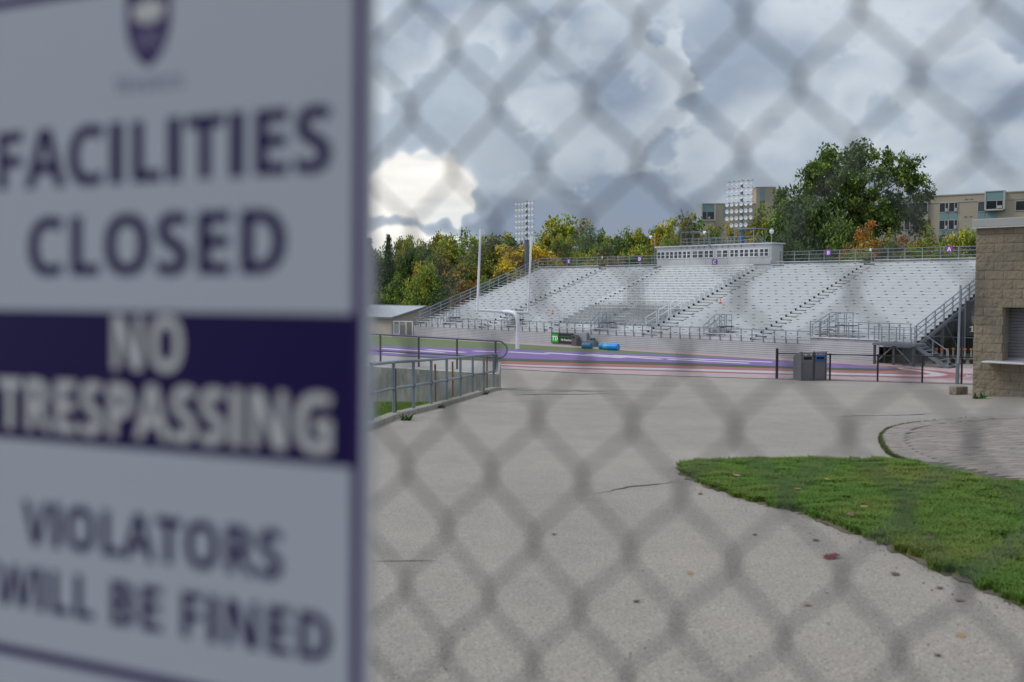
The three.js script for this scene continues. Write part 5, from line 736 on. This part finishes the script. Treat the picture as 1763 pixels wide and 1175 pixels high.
// ---------------------------------------------------------------- tan residence building on the hill
const rbk = rng(301), brickMap = tex(512, (u, v, i, j) => { const row = Math.floor(v * 32), m = (v * 32 % 1) < 0.16 || ((u * 12 + (row & 1) * 0.5) % 1) < 0.05; const k = m ? 1.05 : 0.92 + 0.12 * Math.sin(row * 91.7 + Math.floor(u * 12 + (row & 1) * 0.5) * 37.1) + 0.05 * (rbk() - 0.5); return [k, k, k]; });
const tanBrick = std([0.48, 0.41, 0.315], 0.9, 0, { map: brickMap }), tanTrim = std([0.45, 0.40, 0.32], 0.9), teal = std([0.20, 0.33, 0.34], 0.5), winDark = std([0.025, 0.028, 0.035], 0.12), winMid = std([0.09, 0.11, 0.13], 0.15), frameLight = std([0.5, 0.49, 0.46], 0.7);
{
  const ang = Math.atan2(9, 12.8), g = thing('residence_wing', 'tan brick residence block with teal panels right of the tallest tree', 'building', [51.48, 2, -134], -ang), y = (v) => v - 2;
  const R = (a, b, c, d, z0, z1) => box(b - a, d - c, z1 - z0, (a + b) / 2, (c + d) / 2 - 2, (z0 + z1) / 2);
  part('wall', boxUV(R(-14, 26, 2, 13.4, -9, 0), 0.7), tanBrick, g);
  part('roof_edge', R(-14.1, 26.1, 13.4, 13.55, -9.1, 0.08), tanTrim, g);
  part('string_course', R(4.2, 26, 12.5, 12.62, 0, 0.06), tanTrim, g);
  part('recessed_front', boxUV(R(-6, 4.1, 2, 13.0, 0, 0.35), 0.7), std([0.44, 0.39, 0.33], 0.9, 0, { map: brickMap }), g);
  const win = (a, b, c, d, m = winDark, z = 0, bars = 1) => { const w = new THREE.Group(); w.name = 'window'; g.add(w); part('frame', [R(a - 0.06, b + 0.06, d, d + 0.07, z, z + 0.1), R(a - 0.06, b + 0.06, c - 0.07, c, z, z + 0.1), R(a - 0.06, a, c, d, z, z + 0.1), R(b, b + 0.06, c, d, z, z + 0.1), ...(bars ? [R(lerp(a, b, 0.62), lerp(a, b, 0.62) + 0.07, c, d, z + 0.03, z + 0.11)] : [])], frameLight, w); part('pane', R(a, b, c, d, z + 0.004, z + 0.05), m, w); if (bars > 1) part('air_unit', R(lerp(a, b, 0.66), b - 0.05, c + 0.04, c + (d - c) * 0.4, z + 0.05, z + 0.2), frameLight, w); };
  const tp = (a, b, c, d, z = 0) => part('teal_panel', R(a, b, c, d, z, z + 0.05), teal, g);
  for (const dy of [0, -2.25, -4.5]) { win(5.48, 6.5, 11.31 + dy, 12.45 + dy, winDark, 0, 2); win(6.62, 7.62, 11.31 + dy, 12.45 + dy, winDark, 0, 2); tp(5.48, 6.5, 10.28 + dy, 11.2 + dy); tp(6.62, 7.62, 10.28 + dy, 11.2 + dy); }
  win(10.09, 10.9, 11.2, 12.4, winMid, 0, 0); tp(10.09, 10.9, 10.18, 11.1); win(10.09, 10.9, 9.05, 10.1, winMid, 0, 0); tp(10.09, 10.9, 7.9, 8.9);
  part('bay', [R(10.94, 11.1, 11.31, 13.69, 0, 0.8), R(13.1, 13.28, 11.31, 13.69, 0, 0.8), R(11.1, 13.1, 13.58, 13.69, 0, 0.8), R(11.1, 13.1, 11.2, 11.33, 0, 0.8)], frameLight, g); part('teal_panel', R(11.1, 13.1, 12.5, 13.58, 0, 0.72), teal, g); win(11.16, 13.04, 11.4, 12.42, winDark, 0.62, 2); tp(11.1, 12.4, 10.2, 11.1);
  win(14.45, 16.1, 11.15, 12.27, winDark, 0, 1); win(18.4, 20, 11.15, 12.27, winDark, 0, 1);
  win(0.6, 1.5, 11.34, 12.6, winMid, 0.35, 0); win(1.7, 4.0, 11.34, 12.6, winDark, 0.35, 1); tp(-2, 3.6, 12.66, 12.98, 0.35); win(-3, 0.2, 11.34, 12.6, winDark, 0.35, 1); win(1.2, 1.8, 9.2, 10.4, winDark, 0.35, 0); win(2.2, 3.2, 9.2, 10.4, winDark, 0.35, 0); win(3.4, 3.9, 9.2, 10.4, winMid, 0.35, 0);
  for (const [u, v] of [[8.5, 12.78], [9.1, 12.78], [8.45, 10.55], [9.05, 10.55]]) part('wall_vent', R(u, u + 0.35, v, v + 0.12, 0, 0.05), std([0.22, 0.23, 0.24], 0.7), g);
  part('roof_rail', [R(15.6, 22, 14.5, 14.56, -1, -0.95), R(15.6, 22, 14.0, 14.06, -1, -0.95), ...[15.6, 17, 18.4, 19.8, 21.2].map((u) => R(u, u + 0.06, 13.5, 14.55, -1, -0.95))], galv, g);
}
{
  const g = thing('residence_tower', 'tan brick stair tower and low wing with teal corner bay left of the tallest tree', 'building', [31.1, 2, -165]);
  const R = (a, b, c, d, z0, z1) => box(b - a, d - c, z1 - z0, (a + b) / 2, (c + d) / 2 - 2, (z0 + z1) / 2);
  part('wall', boxUV(R(2.3, 10, 2, 15.2, -8, 0), 0.7), tanBrick, g); part('roof_edge', R(2.25, 10, 15.2, 15.35, -8, 0.06), tanTrim, g);
  part('tower_wall', boxUV(merge([R(9.1, 12.3, 2, 17.9, -3, 0.25)]), 0.7), tanBrick, g); const sd = part('tower_side', boxUV(box(2.6, 15.7, 0.3, 1.3, 7.85, 0), 0.7), tanBrick, g); sd.position.set(12.3, 0, 0.1); sd.rotation.y = 0.75;
  part('tower_roof_edge', R(9.05, 12.35, 17.9, 18.02, -3, 0.3), tanTrim, g);
  part('teal_panel', R(9.72, 10.45, 15.7, 17.85, 0.25, 0.3), teal, g); const w1 = part('window', R(9.72, 10.45, 13.2, 15.6, 0.25, 0.29), winMid, g);
  part('corner_bay', [R(0, 0.15, 12.4, 15.25, -2, 1), R(2.05, 2.3, 12.4, 15.25, -2, 1), R(0.15, 2.05, 15.15, 15.25, -2, 1), R(0.15, 2.05, 12.4, 12.55, -2, 1)], frameLight, g); part('bay_core', R(0.1, 2.1, 2, 15.1, -2, 0.8), tanBrick, g); part('teal_panel', R(0.15, 2.05, 13.85, 15.15, 0.8, 0.9), teal, g); const w2 = part('window', R(0.15, 2.05, 12.7, 13.8, 0.8, 0.88), winDark, g); part('mullion', [R(0.85, 0.93, 12.7, 13.8, 0.88, 0.93), R(1.1, 1.4, 12.72, 13.1, 0.88, 0.95)], frameLight, w2);
  part('teal_panel', R(3.75, 4.3, 13.0, 15.15, 0, 0.05), teal, g);
}

// ---------------------------------------------------------------- the gate fence and its sign, in front of the camera
const FTH = 0.4166, FTI = 0.031, fenceX = V(Math.cos(FTH), 0, Math.sin(FTH)), fenceY = V(0, Math.cos(FTI), -Math.sin(FTI)), fenceZ = fenceX.clone().cross(fenceY).normalize();
const fenceM = new THREE.Matrix4().makeBasis(fenceX, fenceZ.clone().cross(fenceX).normalize(), fenceZ).setPosition(0, EYE, -0.6);
{
  const g = thing('chain_link_fence', 'galvanised chain-link fence right in front of the camera', 'fence'); g.matrixAutoUpdate = true; g.applyMatrix4(fenceM);
  const wire = std([0.10, 0.11, 0.125], 0.5, 0.45), half = 0.0294, hh = 0.0747, x0 = -0.0705, y0 = 0.1478, al = -0.0059, top = 0.52, bot = -1.43, rw = 0.0012, rot = new THREE.Matrix4().makeRotationZ(al);
  for (let i = -62; i < 66; i++) {                                   // each wire zigzags between two columns of knots
    const pts = [], odd = ((i % 2) + 2) % 2, jt = Math.ceil((y0 - top) / hh * 2), jb = Math.floor((y0 - bot) / hh * 2);
    for (let j = jt; j <= jb; j++) {
      const right = (((j + 1 + odd) % 2) + 2) % 2;                     // column i holds knots at whole rows if i is odd, at half rows if even
      const kj = (n) => 0.0016 * noise((i + right) * 0.73 + 0.37, j * 0.61 + 0.21, n), kx = x0 + half * (i + right) + kj(1.5), ky = y0 - j * hh / 2 + kj(7.5), s = right ? 1 : -1, b = 0.0038;
      pts.push(V(kx - s * 0.0034, ky + 0.0085, s * 0.0012), V(kx + s * 0.0012, ky + b, s * 0.0019), V(kx + s * 0.0012, ky - b, -s * 0.0019), V(kx - s * 0.0034, ky - 0.0085, -s * 0.0012));
    }
    const tg = new THREE.TubeGeometry(new THREE.CatmullRomCurve3(pts, false, 'centripetal'), pts.length * 2, rw, 6).applyMatrix4(rot);
    part('wire', tg, wire, g);
  }
  part('top_rail', bar(V(-1.9, top + 0.01, 0), V(1.88, top + 0.01, 0), 0.021, 14), galv, g);
  for (const x of [-1.9, 1.88]) part('post', bar(V(x, -1.5, 0.0), V(x, top + 0.06, 0.0), 0.03, 14), galv, g);
  part('tension_wire', bar(V(-1.9, bot + 0.02, 0), V(1.88, bot + 0.02, 0), 0.002, 6), wire, g);
}
{
  const g = thing('trespass_sign', 'white notice with dark purple lettering and band hung on the fence', 'sign'); g.applyMatrix4(fenceM.clone().multiply(new THREE.Matrix4().makeTranslation(-0.273, -0.040, 0.012)));
  const w = 0.364, h = 0.532;
  const sh = new THREE.Shape(), r = 0.012, a = w / 2, b = h / 2; sh.moveTo(-a + r, -b); sh.lineTo(a - r, -b); sh.quadraticCurveTo(a, -b, a, -b + r); sh.lineTo(a, b - r); sh.quadraticCurveTo(a, b, a - r, b); sh.lineTo(-a + r, b); sh.quadraticCurveTo(-a, b, -a, b - r); sh.lineTo(-a, -b + r); sh.quadraticCurveTo(-a, -b, -a + r, -b);
  part('panel', new THREE.ExtrudeGeometry(sh, { depth: 0.003, bevelEnabled: false }).translate(0, 0, -0.0032), std([0.62, 0.63, 0.66], 0.4), g);
  const S = 3200, cw = Math.round(w * S), ch = Math.round(h * S), mm = (x) => (x + w * 500) / 1000 * S, my = (y) => (h * 500 - y) / 1000 * S;   // sign millimetres from its centre
  const ink = 'rgb(24,0,86)';
  const tx = canvasTex(cw, ch, (c) => {
    c.fillStyle = 'rgb(208,216,233)'; c.fillRect(0, 0, cw, ch);
    const oy = 40;                                                     // fence coordinates to sign centre
    c.strokeStyle = 'rgb(58,34,108)'; c.lineWidth = 0.0078 * S; const bx = mm(-172.2); c.strokeRect(bx, my(253), cw - 2 * bx, my(-237.5) - my(253));
    c.fillStyle = ink; c.fillRect(mm(-171), my(-17.5 + oy), mm(171) - mm(-171), my(-115) - my(-17.5));
    const fit = (t, x0, x1, yt, yb, color) => { c.font = 'bold 200px sans-serif'; const wd = (q) => q === 'I' ? 62 : c.measureText(q).width, capH = 143; let W0 = 0; for (const q of t) W0 += wd(q); c.save(); c.fillStyle = color; c.translate(mm(x0 + 273), my(yb + oy)); c.scale((mm(x1) - mm(x0)) / W0, (my(yb) - my(yt)) / capH); c.textAlign = 'left'; c.textBaseline = 'alphabetic'; let X = 0; for (const q of t) { if (q === 'I') c.fillRect(X + 12, -146, 38, 149); else { c.fillText(q, X, 0); c.lineWidth = 3; c.strokeStyle = color; c.strokeText(q, X, 0); } X += wd(q); } c.restore(); };
    fit('FACILITIES', -428, -119, 116, 74, ink); fit('CLOSED', -394, -153, 51, 9, ink); fit('NO', -311, -240, -20.5, -58.5, 'rgb(226,228,232)'); fit('TRESPASSING', -424, -116, -69, -107, 'rgb(226,228,232)'); fit('VIOLATORS', -397, -156, -161, -193.5, ink); fit('WILL BE FINED', -427, -117, -211.5, -243, ink);
    // crest: shield with chief, chevron and small charges
    c.save(); c.translate(mm(-0.8), my(183 + oy)); const u = S / 1000;
    c.fillStyle = 'rgb(60,40,112)'; c.beginPath(); c.moveTo(-21 * u, -34 * u); c.lineTo(21 * u, -34 * u); c.lineTo(20 * u, 2 * u); c.quadraticCurveTo(17 * u, 22 * u, 0, 30 * u); c.quadraticCurveTo(-17 * u, 22 * u, -20 * u, 2 * u); c.closePath(); c.fill();
    c.fillStyle = 'rgb(226,228,232)'; c.beginPath(); c.moveTo(-15 * u, -12 * u); c.quadraticCurveTo(0, -22 * u, 15 * u, -12 * u); c.lineTo(13 * u, -4 * u); c.quadraticCurveTo(0, 3 * u, -13 * u, -4 * u); c.closePath(); c.fill();
    c.lineWidth = 2.2 * u; c.strokeStyle = 'rgb(150,146,180)'; for (const k of [0, 1]) { c.beginPath(); c.moveTo(-12 * u, (10 + k * 7) * u); c.lineTo(-5 * u, (4 + k * 7) * u); c.lineTo(0, (10 + k * 7) * u); c.lineTo(5 * u, (4 + k * 7) * u); c.lineTo(12 * u, (10 + k * 7) * u); c.stroke(); } c.restore();
    c.font = '200px serif'; c.fillStyle = 'rgb(86,70,128)'; const m = c.measureText('Western').width; c.save(); c.translate(mm(-31.5), my(136.5 + oy)); c.scale(63 / 1000 * S / m, 11 / 1000 * S / 140); c.fillText('Western', 0, 0); c.restore();
  });
  const face = new THREE.ShapeGeometry(sh), p = face.attributes.position, uv = face.attributes.uv; for (let i = 0; i < p.count; i++) uv.setXY(i, p.getX(i) / w + 0.5, p.getY(i) / h + 0.5);
  part('printed_face', face.translate(0, 0, 0.0006), new THREE.MeshPhysicalMaterial({ map: tx, roughness: 0.5, specularIntensity: 0.6 }), g);
  for (const [x, y] of [[-0.165, 0.236], [0.165, 0.236], [-0.165, -0.236], [0.165, -0.236]]) part('cable_tie', new THREE.TorusGeometry(0.006, 0.0012, 5, 14).rotateY(Math.PI / 2).translate(x, y, -0.002), blackMetal, g);
}

renderer.render(scene, camera);
